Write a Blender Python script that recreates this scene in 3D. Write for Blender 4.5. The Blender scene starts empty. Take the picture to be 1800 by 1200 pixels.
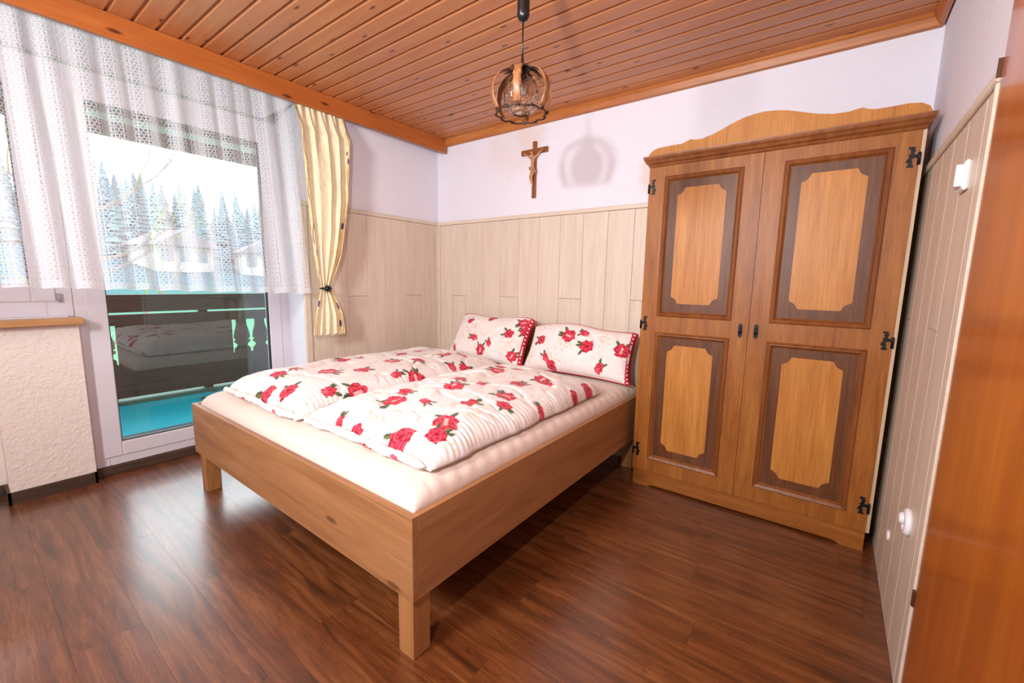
import bpy, bmesh, math, random
import numpy as np
from mathutils import Matrix, Vector

# ------------------------------------------------------------------ scene, camera, light
S = bpy.context.scene
COL = S.collection
PI = math.pi

S.view_settings.view_transform = 'Standard'
S.view_settings.look = 'None'
S.view_settings.exposure = 0.06
S.view_settings.gamma = 1.0
S.view_settings.use_curve_mapping = False

CAM = (3.0656, -2.8882, 1.2643)
YAW, PITCH, ROLL = 0.6431, -0.1400, 0.0185
def cam_axes():
    cy, sy, cp, sp = math.cos(YAW), math.sin(YAW), math.cos(PITCH), math.sin(PITCH)
    f = Vector((-sy*cp, cy*cp, sp)); r = Vector((cy, sy, 0)); u = r.cross(f)
    cr, sr = math.cos(ROLL), math.sin(ROLL)
    return cr*r + sr*u, -sr*r + cr*u, f
_r, _u, _f = cam_axes()
cd = bpy.data.cameras.new('camera'); cam = bpy.data.objects.new('camera', cd); COL.objects.link(cam)
cd.sensor_width = 36.0; cd.lens = 748.78/1800*36.0; cd.clip_start = 0.02; cd.clip_end = 400
M3 = Matrix((( _r.x, _u.x, -_f.x, CAM[0]), (_r.y, _u.y, -_f.y, CAM[1]), (_r.z, _u.z, -_f.z, CAM[2]), (0,0,0,1)))
cam.matrix_world = M3
S.camera = cam

# overcast sky
W = bpy.data.worlds.new('overcast_sky'); S.world = W; W.use_nodes = True
bg = W.node_tree.nodes['Background']
bg.inputs['Color'].default_value = (0.86, 0.94, 1.0, 1)
bg.inputs['Strength'].default_value = 6.8

def area_light(name, loc, target, size, power, color=(1,1,1), shape='DISK', size_y=None, portal=False):
    l = bpy.data.lights.new(name, 'AREA'); l.shape = shape; l.size = size
    if size_y: l.size_y = size_y
    l.energy = power; l.color = color
    o = bpy.data.objects.new(name, l); COL.objects.link(o); o.location = loc
    o.rotation_euler = (Vector(target) - Vector(loc)).to_track_quat('-Z', 'Y').to_euler()
    if portal: l.cycles.is_portal = True
    return o
# the photographer's flash, up and to the left of the camera (it throws the lamp's shadow on the wall)
fl_ = area_light('photo_flash', (2.69, -3.10, 1.70), (1.55, 0.0, 1.95), 0.055, 26, (0.97, 0.98, 1.0)); fl_.data.spread = math.radians(150)
# the photographer's main strobe in a softbox on a stand behind the camera (it throws the curtain's shadow)
so_ = area_light('softbox_strobe', (1.70, -4.12, 2.05), (1.35, 0.0, 1.45), 0.50, 84, (0.95, 0.98, 1.0), shape='SQUARE')
area_light('window_portal', (-0.70, -2.3, 1.35), (1.0, -2.3, 1.35), 2.6, 1, shape='RECTANGLE', size_y=2.6, portal=True)

# ------------------------------------------------------------------ helpers
def lin(h):
    h = h.lstrip('#'); o = []
    for i in (0, 2, 4):
        c = int(h[i:i+2], 16)/255
        o.append(c/12.92 if c <= 0.04045 else ((c+0.055)/1.055)**2.4)
    return (o[0], o[1], o[2], 1)

class NT:
    def __init__(s, name):
        s.m = bpy.data.materials.new(name); s.m.use_nodes = True
        s.t = s.m.node_tree; s.n = s.t.nodes; s.l = s.t.links
        s.b = s.n['Principled BSDF']; s.out = s.n['Material Output']
    def add(s, typ, **kw):
        n = s.n.new(typ)
        for k, v in kw.items():
            if k.startswith('i_'):
                key = k[2:]
                key = int(key) if key.isdigit() else key.replace('_', ' ')
                n.inputs[key].default_value = v
            else: setattr(n, k, v)
        return n
    def link(s, a, b): s.l.new(a, b)
    def math(s, op, a, b=None, c=None, clamp=False):
        n = s.n.new('ShaderNodeMath'); n.operation = op; n.use_clamp = clamp
        for i, v in enumerate((a, b, c)):
            if v is None: continue
            if isinstance(v, (int, float)): n.inputs[i].default_value = v
            else: s.l.new(v, n.inputs[i])
        return n.outputs[0]
    def mix(s, f, a, b, mode='MIX'):
        n = s.n.new('ShaderNodeMix'); n.data_type = 'RGBA'; n.blend_type = mode
        for k, v in (('Factor', f), ('A', a), ('B', b)):
            idx = {'Factor': 0, 'A': 6, 'B': 7}[k]
            if isinstance(v, (int, float)): n.inputs[idx].default_value = v
            elif isinstance(v, tuple): n.inputs[idx].default_value = v
            else: s.l.new(v, n.inputs[idx])
        return n.outputs[2]
    def ramp(s, f, stops):
        n = s.n.new('ShaderNodeValToRGB'); e = n.color_ramp.elements
        e[0].position, e[0].color = stops[0]; e[1].position, e[1].color = stops[-1]
        for p, c in stops[1:-1]:
            k = e.new(p); k.color = c
        s.l.new(f, n.inputs[0]); return n.outputs[0]
    def noise(s, vec, scale, detail=4, rough=.55, dist=0.0):
        n = s.add('ShaderNodeTexNoise'); n.inputs['Scale'].default_value = scale; n.inputs['Detail'].default_value = detail
        n.inputs['Roughness'].default_value = rough; n.inputs['Distortion'].default_value = dist
        if vec is not None: s.l.new(vec, n.inputs['Vector'])
        return n.outputs['Fac']
    def mapping(s, vec, scale=(1,1,1), loc=(0,0,0)):
        n = s.add('ShaderNodeMapping'); n.inputs['Scale'].default_value = scale; n.inputs['Location'].default_value = loc
        s.l.new(vec, n.inputs['Vector']); return n.outputs[0]
    def bump(s, h, strength, dist):
        n = s.add('ShaderNodeBump'); n.inputs['Strength'].default_value = strength; n.inputs['Distance'].default_value = dist
        s.l.new(h, n.inputs['Height']); s.l.new(n.outputs[0], s.b.inputs['Normal'])
    def worldpos(s, jitter=7.0):
        g = s.add('ShaderNodeNewGeometry').outputs['Position']
        if not jitter: return g
        r = s.add('ShaderNodeObjectInfo').outputs['Random']
        v = s.add('ShaderNodeVectorMath', operation='SCALE'); v.inputs[0].default_value = (jitter, jitter*1.7, jitter*2.3); s.l.new(r, v.inputs['Scale'])
        a = s.add('ShaderNodeVectorMath', operation='ADD'); s.l.new(g, a.inputs[0]); s.l.new(v.outputs[0], a.inputs[1])
        return a.outputs[0]
    def set(s, **kw):
        for k, v in kw.items(): s.b.inputs[k.replace('_', ' ')].default_value = v
        return s

def plain(name, col, rough=.5, metal=0.0, spec=.5, bump=None):
    t = NT(name); t.set(Base_Color=lin(col) if isinstance(col, str) else col, Roughness=rough, Metallic=metal)
    t.b.inputs['Specular IOR Level'].default_value = spec
    if bump: t.bump(t.noise(t.worldpos(0), bump[0], 3), bump[1], bump[2])
    return t.m

def wood(name, dark, mid, light, axis='x', s=1.0, rough=.45, coat=0.0, coat_rough=.2, jitter=7.0, vary=.18, fine=.35, bump=.15, knots=None, contrast=(.3,.7), cathedral=0.0, plane='xy', spec=.5):
    t = NT(name); pos = t.worldpos(jitter)
    k = {'x': (1, 11, 11), 'y': (11, 1, 11), 'z': (11, 11, 1)}[axis]
    v = t.mapping(pos, tuple(a*s for a in k))
    n1 = t.noise(v, 1.6, 6, .6, .9)
    col = t.ramp(n1, [(contrast[0], lin(dark)), ((contrast[0]+contrast[1])/2, lin(mid)), (contrast[1], lin(light))])
    kf = {'x': (3, 90, 90), 'y': (90, 3, 90), 'z': (90, 90, 3)}[axis]
    n2 = t.noise(t.mapping(pos, tuple(a*s for a in kf)), 2.2, 3, .6)
    f2 = t.ramp(n2, [(.30, (1-fine, 1-fine, 1-fine, 1)), (.62, (1.06, 1.06, 1.06, 1))])
    col = t.mix(1.0, col, f2, 'MULTIPLY')
    if cathedral:
        kc = {'x': (.5, 5, 5), 'y': (5, .5, 5), 'z': (5, 5, .5)}[axis]
        w = t.noise(t.mapping(pos, tuple(a*s for a in kc)), 2.0, 3, .5, .4)
        w = t.math('MULTIPLY', w, 22.0); w = t.math('FRACT', w)
        w = t.math('ABSOLUTE', t.math('SUBTRACT', w, .5)); w = t.math('LESS_THAN', w, .10)
        col = t.mix(t.math('MULTIPLY', w, cathedral), col, lin(dark))
    if knots:
        sp = t.add('ShaderNodeSeparateXYZ'); t.link(pos, sp.inputs[0]); cb = t.add('ShaderNodeCombineXYZ')
        for i, ch in enumerate(plane):
            t.link(t.math('MULTIPLY', sp.outputs['xyz'.index(ch)], (3.2 if ch == axis else 10)*s), cb.inputs[i])
        vo = t.add('ShaderNodeTexVoronoi'); vo.voronoi_dimensions = '2D'; vo.inputs['Scale'].default_value = knots[0]
        t.link(cb.outputs[0], vo.inputs['Vector'])
        d = vo.outputs['Distance']
        m = t.ramp(d, [(knots[1]*.45, (1,1,1,1)), (knots[1], (0,0,0,1))])
        c = vo.outputs['Color']
        sx = t.add('ShaderNodeSeparateColor'); t.link(c, sx.inputs[0])
        on = t.math('GREATER_THAN', sx.outputs[0], .45)
        col = t.mix(t.math('MULTIPLY', m, on), col, lin(knots[2]))
    rnd = t.add('ShaderNodeObjectInfo').outputs['Random']
    if vary:
        hv = t.add('ShaderNodeHueSaturation'); t.link(col, hv.inputs['Color'])
        t.link(t.math('MULTIPLY_ADD', rnd, 2*vary, 1-vary), hv.inputs['Value'])
        col = hv.outputs[0]
    t.link(col, t.b.inputs['Base Color'])
    t.b.inputs['Specular IOR Level'].default_value = spec
    t.set(Roughness=rough); t.b.inputs['Coat Weight'].default_value = coat; t.b.inputs['Coat Roughness'].default_value = coat_rough
    if bump: t.bump(n2, bump, .002)
    return t.m

class MB:
    """collects boxes, prisms, tubes and lathes into one mesh"""
    def __init__(s): s.v = []; s.f = []; s.sm = []
    def _add(s, vs, fs, smooth=False):
        o = len(s.v); s.v += [tuple(map(float, a)) for a in vs]
        s.f += [tuple(i+o for i in f) for f in fs]; s.sm += [smooth]*len(fs); return s
    def box(s, a, b, bev=0.0):
        x0, y0, z0 = a; x1, y1, z1 = b
        if bev <= 0:
            vs = [(x0,y0,z0),(x1,y0,z0),(x1,y1,z0),(x0,y1,z0),(x0,y0,z1),(x1,y0,z1),(x1,y1,z1),(x0,y1,z1)]
            return s._add(vs, [(3,2,1,0),(4,5,6,7),(0,1,5,4),(1,2,6,5),(2,3,7,6),(3,0,4,7)])
        bm = bmesh.new(); bmesh.ops.create_cube(bm, size=1)
        for v in bm.verts: v.co = Vector((x0+(v.co.x+.5)*(x1-x0), y0+(v.co.y+.5)*(y1-y0), z0+(v.co.z+.5)*(z1-z0)))
        bmesh.ops.bevel(bm, geom=bm.edges[:], offset=bev, segments=1, affect='EDGES')
        bm.verts.index_update()
        s._add([v.co[:] for v in bm.verts], [[v.index for v in f.verts] for f in bm.faces]); bm.free(); return s
    def prism(s, pts, axis, a, b):
        """polygon pts (2D) extruded along axis from a to b"""
        def P(p, h): return {'x': (h, p[0], p[1]), 'y': (p[0], h, p[1]), 'z': (p[0], p[1], h)}[axis]
        n = len(pts); vs = [P(p, a) for p in pts] + [P(p, b) for p in pts]
        fs = [tuple(range(n))[::-1], tuple(range(n, 2*n))] + [(i, (i+1) % n, n+(i+1) % n, n+i) for i in range(n)]
        return s._add(vs, fs)
    def tube(s, pts, rad, n=8, closed=False, flat=None):
        pts = [Vector(p) for p in pts]; m = len(pts); rs = rad if isinstance(rad, (list, tuple)) else [rad]*m
        vs = []; up = Vector((0.13, 0.27, 1)).normalized()
        for i, p in enumerate(pts):
            a = pts[(i-1) % m] if (closed or i > 0) else p; b = pts[(i+1) % m] if (closed or i < m-1) else p
            t = (b-a).normalized(); q = t.cross(up)
            if q.length < 1e-4: q = t.cross(Vector((1, 0, 0)))
            q.normalize(); w = q.cross(t)
            for k in range(n):
                an = 2*PI*k/n; vs.append(p + rs[i]*(math.cos(an)*q + math.sin(an)*w*(flat or 1)))
        fs = []
        for i in range(m if closed else m-1):
            j = (i+1) % m
            for k in range(n): fs.append((i*n+k, i*n+(k+1) % n, j*n+(k+1) % n, j*n+k))
        if not closed: fs += [tuple(range(n))[::-1], tuple((m-1)*n+k for k in range(n))]
        return s._add(vs, fs, True)
    def lathe(s, prof, c=(0,0,0), n=20, axis='z', smooth=True):
        vs = []
        for r, h in prof:
            for k in range(n):
                a = 2*PI*k/n; x, y = r*math.cos(a), r*math.sin(a)
                vs.append({'z': (c[0]+x, c[1]+y, c[2]+h), 'x': (c[0]+h, c[1]+x, c[2]+y), 'y': (c[0]+x, c[1]+h, c[2]+y)}[axis])
        m = len(prof); fs = [(i*n+k, i*n+(k+1) % n, (i+1)*n+(k+1) % n, (i+1)*n+k) for i in range(m-1) for k in range(n)]
        fs += [tuple(range(n))[::-1], tuple((m-1)*n+k for k in range(n))]
        return s._add(vs, fs, smooth)
    def grid(s, P, flip=False, smooth=True):
        """P: array (rows, cols, 3)"""
        r, c = P.shape[:2]; vs = P.reshape(-1, 3)
        fs = []
        for i in range(r-1):
            for j in range(c-1):
                q = (i*c+j, i*c+j+1, (i+1)*c+j+1, (i+1)*c+j); fs.append(q[::-1] if flip else q)
        return s._add(vs, fs, smooth)
    def mesh(s, name):
        me = bpy.data.meshes.new(name); me.from_pydata(s.v, [], s.f); me.update()
        me.polygons.foreach_set('use_smooth', s.sm)
        bm = bmesh.new(); bm.from_mesh(me); bmesh.ops.recalc_face_normals(bm, faces=bm.faces[:]); bm.to_mesh(me); bm.free()
        return me
    def build(s, name, mat, parent=None): return link_mesh(name, s.mesh(name), mat, parent)

def link_mesh(name, me, mat, parent=None):
    o = bpy.data.objects.new(name, me)
    if mat and not me.materials: me.materials.append(mat)
    COL.objects.link(o)
    if parent is not None:
        o.parent = parent; o.matrix_parent_inverse = Matrix.Identity(4)
        w = Vector(root_off(parent)); o.location = -w
    return o
_off = {}
def root_off(p):
    """world offset of an (unrotated) parent chain; meshes are written in world coordinates"""
    o = Vector((0, 0, 0))
    while p is not None: o += p.location; p = p.parent
    return o
def tag(o, label, cat, group=None, kind=None):
    o['label'] = label; o['category'] = cat
    if group: o['group'] = group
    if kind: o['kind'] = kind
    return o
def thing(name, loc, label, cat, group=None, kind=None):
    o = bpy.data.objects.new(name, None); COL.objects.link(o); o.location = loc; o.empty_display_size = .1
    return tag(o, label, cat, group, kind)
def instance(name, me, loc, parent, mat=None):
    o = bpy.data.objects.new(name, me); COL.objects.link(o)
    if mat and not me.materials: me.materials.append(mat)
    if parent is not None: o.parent = parent; o.location = Vector(loc) - root_off(parent)
    else: o.location = loc
    return o
def grid_mesh(name, P, extra_uv=None, closed_cols=False):
    """fast grid mesh from numpy array (r,c,3) with UVs = (col,row) fractions or extra_uv"""
    r, c = P.shape[:2]
    idx = np.arange(r*c).reshape(r, c)
    q = np.stack([idx[:-1, :-1], idx[:-1, 1:], idx[1:, 1:], idx[1:, :-1]], -1).reshape(-1, 4)
    me = bpy.data.meshes.new(name); me.from_pydata(P.reshape(-1, 3).tolist(), [], q.tolist()); me.update()
    me.polygons.foreach_set('use_smooth', [True]*len(q))
    uv = extra_uv if extra_uv is not None else np.stack(np.meshgrid(np.linspace(0, 1, c), np.linspace(0, 1, r)), -1)
    l = me.uv_layers.new(name='UVMap'); l.data.foreach_set('uv', uv.reshape(-1, 2)[q.reshape(-1)].astype(np.float32).reshape(-1))
    return me
def vcol(me, C):
    a = me.color_attributes.new('print', 'FLOAT_COLOR', 'POINT')
    a.data.foreach_set('color', np.concatenate([C, np.ones((len(C), 1))], 1).astype(np.float32).reshape(-1))

#@@NUMPY
def hash2(i, j, seed):
    h = np.sin(i*127.1 + j*311.7 + seed*74.7)*43758.5453
    return h - np.floor(h)
def vnoise(x, y, seed=0):
    xi, yi = np.floor(x), np.floor(y); fx, fy = x-xi, y-yi
    fx = fx*fx*(3-2*fx); fy = fy*fy*(3-2*fy)
    a = hash2(xi, yi, seed); b = hash2(xi+1, yi, seed); c = hash2(xi, yi+1, seed); d = hash2(xi+1, yi+1, seed)
    return (a*(1-fx)+b*fx)*(1-fy) + (c*(1-fx)+d*fx)*fy - .5
def fbm(x, y, seed=0, o=4):
    r = 0; a = 1
    for k in range(o): r = r + a*vnoise(x*2**k, y*2**k, seed+k*3.1); a *= .5
    return r

def duvet_surface(x0, x1, y0, y1, zb, T, seed, nu=250, nv=400):
    """top of a puffy folded duvet lying on z = zb; rows run foot -> head"""
    s = np.linspace(-1, 1, nu); t = np.linspace(-1, 1, nv)
    s = np.sign(s)*(1-(1-np.abs(s))**1.35); t = np.sign(t)*(1-(1-np.abs(t))**1.35)
    Sg, Tg = np.meshgrid(s, t)
    g = np.clip((1-np.abs(Sg)**5.0)*(1-np.abs(Tg)**7.0), 0, 1)
    w, l = (x1-x0)/2, (y1-y0)/2
    X = (x0+x1)/2 + Sg*w; Y = (y0+y1)/2 + Tg*l
    edge = 1-g**.5
    # outline wobble
    X = X + edge*.022*fbm(Y*5, Y*0+3, seed)*np.sign(Sg)
    Y = Y + edge*.030*fbm(X*6, X*0+9, seed+5)*np.sign(Tg)
    Z = zb + T*g**.42
    wgt = g**.6
    Z = Z + wgt*(.030*fbm(X*2.6, Y*2.2, seed+1, 3) + .016*fbm(X*9+Y*3, Y*4, seed+2, 3))
    # soft diagonal creases and fine gathers running in from the long edges
    cr = np.abs(fbm(X*3.1+Y*1.2, Y*6.5-X*1.5, seed+8, 3)); Z = Z - wgt*.009*np.exp(-(cr/.06)**2)
    side = np.exp(-((1-np.abs(Sg))/.22)**2)*(g**.35)
    gath = np.sin(Y*2*np.pi/.026 + 5*fbm(X*4, Y*5, seed+3) + 9*X)*(.6+1.2*fbm(X*2, Y*5, seed+4))
    Z = Z + side*.0020*gath; X = X + side*.002*gath*np.sign(Sg)
    foot = np.exp(-((1-np.abs(Tg))/.08)**2)*(g**.35)
    Z = Z + foot*.010*fbm(X*16, Y*8, seed+6); Y = Y + foot*.012*fbm(X*14, Z*30, seed+7)
    Z = np.maximum(Z, zb + .002)
    return np.stack([X, Y, Z], -1), Sg*w, Tg*l

def pillow_surface(x0, x1, zb, H, ybot, lean, T, seed, nu=190, nv=120):
    """closed pillow standing on its long edge, leaning back; returns front and back grids + cloth coords"""
    s = np.linspace(-1, 1, nu); t = np.linspace(-1, 1, nv)
    Sg, Tg = np.meshgrid(s, t)
    w, h = (x1-x0)/2, H/2
    g = np.clip((1-np.abs(Sg)**3.6)*(1-np.abs(Tg)**3.0), 0, 1)
    puff = T/2*g**.55
    pin = 1 - .055*(1-np.abs(Tg)**2)*np.abs(Sg)**4; pinv = 1 - .09*(1-np.abs(Sg)**2)*np.abs(Tg)**4
    U = Sg*w*pin*(1+.05*(1-Tg)/2) ; V = Tg*h*pinv - .035*np.abs(Sg)**3*(1+Tg)/2
    V = V + .012*np.sin(Sg*4+seed)*(1+Tg)/2
    wr = .016*fbm(U*7, V*8, seed, 3)*g**.5 + .010*fbm(U*16+V*6, V*5, seed+2, 3)*g**.5
    cr = np.abs(fbm(U*5, V*5, seed+4, 3)); wr = wr - .010*np.exp(-(cr/.05)**2)*g
    out = []
    for side in (-1, 1):
        d = side*(puff + (wr if side < 0 else 0)*1.0) if side > 0 else -(puff + wr)
        # slump: the lower part bulges forward
        d = d - .02*(1-Tg)*g
        ca, sa = np.cos(lean), np.sin(lean)
        X = (x0+x1)/2 + U
        Y = ybot + (V+h)*sa + d*ca
        Z = zb + (V+h)*ca - d*sa
        Z = Z + .018*fbm(U*3, V*2, seed+7, 2)*(Tg > -.9)
        out.append(np.stack([X, Y, Z], -1))
    return out[0], out[1], U, V
DUV = {'far': dict(x0=.30, x1=1.13, y0=-1.955, y1=-.42, zb=.607, T=.128, seed=3.0),
       'near': dict(x0=1.165, x1=2.005, y0=-1.935, y1=-.56, zb=.607, T=.120, seed=11.0)}
PIL = {'far': dict(x0=.465, x1=1.215, zb=.612, H=.435, ybot=-.325, lean=.52, T=.15, seed=5.0),
       'near': dict(x0=1.232, x1=2.045, zb=.610, H=.385, ybot=-.275, lean=.42, T=.16, seed=9.0)}
#@@END
RED, DRED, PINK, PALE, GREEN, DGREEN = [np.array(lin(c)[:3]) for c in ('cd1c38', '8c0d22', 'e25a6c', 'f3b0b0', '646d42', '434f33')]
CLOTH = np.array(lin('ede2de')[:3])
def paint(U, V, items):
    """print of red roses with green leaves; items: (u, v, radius, angle, kind)"""
    shp = U.shape; U = U.reshape(-1); V = V.reshape(-1)
    C = np.tile(CLOTH, (len(U), 1))
    def put(mask, col): C[mask] = col[mask] if col.ndim == 2 else col
    for k, (u, v, R, ang, kind) in enumerate(items):
        near = np.where((U-u)**2 + (V-v)**2 < (R*2.2)**2)[0]
        if not len(near): continue
        dx, dy = U[near]-u, V[near]-v
        ca, sa = math.cos(ang), math.sin(ang)
        a, b = ca*dx+sa*dy, -sa*dx+ca*dy
        r = np.hypot(a, b)/R; th = np.arctan2(b, a); col = C[near].copy()
        ph = k*1.7
        # leaves
        for la in ((2.5, 2.95, 3.6) if kind != 'bud' else (2.8, 3.3, 3.7)):
            la = la + .25*math.sin(ph+la*5)
            ll, lw = R*1.62, R*.20
            p = a*math.cos(la)+b*math.sin(la); q = -a*math.sin(la)+b*math.cos(la)
            sfrac = np.clip((p-R*.5)/(ll-R*.5), 0, 1)
            m = (p > R*.5) & (p < ll) & (np.abs(q) < lw*np.sin(np.pi*sfrac)**.8*(1+.25*np.sin(sfrac*26)))
            col[m] = np.where((q[m] > 0)[:, None], GREEN, DGREEN)
        sx = 1.0 if kind != 'bud' else .72
        rr = np.hypot(a/(R*1.05), b/(R*sx))
        out = .86 + .07*np.cos(5*th+ph) + .05*np.cos(8*th+2*ph) + .03*np.cos(13*th+ph)
        m = rr < out
        sw = np.sin(3*th + 7*np.log(rr+.12) + ph); sw2 = np.sin(5*th - 9*rr + ph*2)
        c = np.tile(RED, (len(near), 1))
        c = np.where((sw > .45)[:, None], .55*PINK+.45*RED, c)
        c = np.where((sw2 > .72)[:, None], DRED, c)
        c = np.where(((sw < -.80) & (rr > .25))[:, None], PINK, c)
        if kind == 'open':
            c = np.where((np.abs(b) < R*.13) [:, None] & (np.abs(a) < R*.42)[:, None], PALE, c)
        elif kind == 'bud':
            c = np.where(((a > 0) & (np.abs(b+.1*R) < R*.28))[:, None], PINK, c)
        else:
            c = np.where((rr < .16)[:, None], DRED, c)
        c = np.where((rr > out*.93)[:, None], .6*RED+.4*DRED, c)
        col[m] = c[m]
        C[near] = col
    return C

# ------------------------------------------------------------------ materials
def plaster_mat(name, base, stains=(), rough=.9, bump=(60, .5, .006)):
    t = NT(name); pos = t.worldpos(0)
    n = t.noise(pos, 3, 3); col = t.mix(t.math('MULTIPLY', n, .12), lin(base), (.72, .68, .70, 1))
    for (c, rad, amt, tint) in stains:
        v = t.add('ShaderNodeVectorMath', operation='DISTANCE'); v.inputs[1].default_value = c; t.link(pos, v.inputs[0])
        d = t.math('DIVIDE', v.outputs['Value'], rad)
        wob = t.math('MULTIPLY_ADD', t.noise(pos, 9, 4), .9, -.45)
        m = t.math('SUBTRACT', 1.0, t.math('ADD', d, wob), clamp=True); m = t.math('MULTIPLY', t.math('MINIMUM', t.math('MULTIPLY', m, 2.5), 1.0), amt)
        col = t.mix(m, col, lin(tint))
    t.link(col, t.b.inputs['Base Color']); t.set(Roughness=rough); t.b.inputs['Specular IOR Level'].default_value = .2
    t.bump(t.noise(pos, bump[0], 4, .6), bump[1], bump[2]); return t.m
M = {}
M['plaster'] = plaster_mat('white_plaster', 'e6e2ec', [((.86, .01, 2.36), .28, .22, 'd9b9a0'), ((1.05, .01, 2.40), .16, .22, 'd8b59c'), ((2.05, .01, 1.98), .14, .4, 'd9b48e')])
M['plaster_cream'] = plaster_mat('cream_plaster', 'f1e2d8', bump=(45, .7, .012))
M['panel'] = wood('beige_panel', 'cfbba8', 'd4c2b1', 'd9c9b9', 'z', .8, rough=.42, vary=.02, fine=.05, bump=.03)
M['panel_rail'] = wood('beige_rail', 'd0bda9', 'd6c5b3', 'dccdbc', 'x', .8, rough=.42, vary=.02, fine=.05, bump=.03)
M['floor'] = wood('dark_floor_oak', '3b1c0b', '723d1b', '8f5830', 'x', 1.1, rough=.38, spec=.5, jitter=9, vary=.06, fine=.28, bump=.03, contrast=(.28, .72), cathedral=.30, coat=1.0, coat_rough=.24)
M['floor_sub'] = plain('floor_gap', '22140c', .9)
M['ceiling'] = wood('varnished_spruce', 'b06c3e', 'ba7749', 'c28154', 'x', .7, rough=.40, jitter=9, vary=.05, fine=.07, bump=.02, knots=(1.15, .075, '5c2c14'), coat=.2, coat_rough=.3)
M['ceiling_gap'] = plain('ceiling_gap', '5a2a10', .9)
M['beam'] = wood('orange_pine', 'a25520', 'b06029', 'ba6c33', 'y', .7, rough=.42, vary=.02, fine=.10, bump=.03, knots=(1.5, .13, '5f2a10'), plane='yz')
M['trimwood'] = wood('orange_pine_trim', 'a05820', 'b26a30', 'c07c42', 'x', .9, rough=.42, vary=.03, fine=.2, bump=.05)
M['door_wood'] = wood('glossy_orange_veneer', 'a04e14', 'b05a18', 'bd681f', 'z', .45, rough=.32, vary=0, fine=.10, bump=.01, jitter=0, coat=.5, coat_rough=.12)
M['base_dark'] = wood('dark_skirting', '3d2c22', '4d382b', '5c4435', 'y', .8, rough=.5, vary=.03)
M['pvc'] = plain('white_plastic_frame', 'dfd8de', .35)
M['rubber'] = plain('black_gasket', '141617', .6)
M['sill_wood'] = wood('beech_sill', 'b98552', 'c89662', 'd2a272', 'y', .8, rough=.35, vary=0, fine=.1, bump=.03)
M['bedwood'] = wood('light_oak_laminate', '8e5c37', '9f6c43', 'ab7951', 'x', .7, rough=.5, vary=.02, fine=.10, bump=.03, jitter=0, knots=(.45, .05, '6a4426'), plane='xz')
M['bedwood_y'] = wood('light_oak_laminate_side', '8e5c37', '9f6c43', 'ab7951', 'y', .7, rough=.5, vary=.02, fine=.12, bump=.03, jitter=0, knots=(.45, .05, '6a4426'), plane='yz')
M['bedwood_z'] = wood('light_oak_leg', '8f5a30', 'a26b3c', 'b07a4a', 'z', .9, rough=.5, vary=.02, fine=.12, bump=.03)
M['oak'] = wood('honey_oak', '854a10', '98591d', 'a56828', 'z', 1.0, rough=.46, vary=0, fine=.26, bump=.05, jitter=0, coat=.06, coat_rough=.35, spec=.35)
M['oak_dark'] = wood('brown_stained_oak', '542c10', '643818', '714522', 'z', 1.0, rough=.46, vary=0, fine=.3, bump=.05, jitter=0, coat=.06, coat_rough=.35, spec=.35)
M['oak_light'] = wood('light_oak_inlay', 'ad6a26', 'ba7832', 'c4853f', 'z', .8, rough=.46, vary=0, fine=.22, bump=.04, jitter=0, coat=.06, coat_rough=.35, spec=.35)
M['oak_mould'] = wood('oak_moulding', '6e3a18', '834a22', '92592c', 'z', 1.0, rough=.34, vary=0, fine=.2, bump=.04, coat=.3)
M['oak_x'] = wood('honey_oak_rail', '854a10', '98591d', 'a56828', 'x', 1.0, rough=.46, vary=0, fine=.26, bump=.05, jitter=0, coat=.06, coat_rough=.35, spec=.35)
M['oak_pale'] = wood('pale_carcass_board', 'b89a78', 'c2a584', 'ccb090', 'z', .8, rough=.5, vary=0, fine=.1)
M['iron'] = plain('black_iron', '1c1d22', .38, .6)
M['black_plastic'] = plain('black_plastic', '101114', .3)
M['white_plastic'] = plain('white_plastic', 'ece8ea', .3)
M['brown_plastic'] = plain('brown_metal', '5a3a28', .45, .4)
M['carved'] = wood('carved_limewood', 'a9714a', 'bd855a', 'cc9669', 'z', 2, rough=.5, vary=0, fine=.1)
M['crosswood'] = wood('brown_cross_wood', '74421f', '8a5028', '9a5e32', 'z', 2, rough=.45, vary=0, fine=.2)

def cloth_mat(name, base, attr=False, rough=.85, tan=False, weave=900):
    t = NT(name); pos = t.worldpos(0)
    if attr:
        a = t.add('ShaderNodeAttribute'); a.attribute_name = 'print'; col = a.outputs['Color']
        if tan:   # faint tan line flowers behind the roses
            n = t.noise(pos, 13, 2, .5, 1.6); line = t.math('LESS_THAN', t.math('ABSOLUTE', t.math('SUBTRACT', n, .5)), .020)
            big = t.math('GREATER_THAN', t.noise(pos, 4.5, 2), .52)
            isw = t.add('ShaderNodeSeparateColor'); t.link(col, isw.inputs[0])
            w = t.math('GREATER_THAN', isw.outputs[1], .5)
            f = t.math('MULTIPLY', t.math('MULTIPLY', line, big), t.math('MULTIPLY', w, .55)); col = t.mix(f, col, lin('dcae84'))
        t.link(col, t.b.inputs['Base Color'])
    else: t.set(Base_Color=lin(base))
    t.set(Roughness=rough); t.b.inputs['Specular IOR Level'].default_value = .15
    t.b.inputs['Sheen Weight'].default_value = .15
    t.bump(t.noise(pos, 70, 3), .18, .003); return t.m
M['print'] = cloth_mat('rose_print_cotton', None, True, tan=True)
M['sheet'] = cloth_mat('cream_pink_sheet', 'e3cfc2')
M['piping'] = cloth_mat('red_piping', 'b81830')
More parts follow.
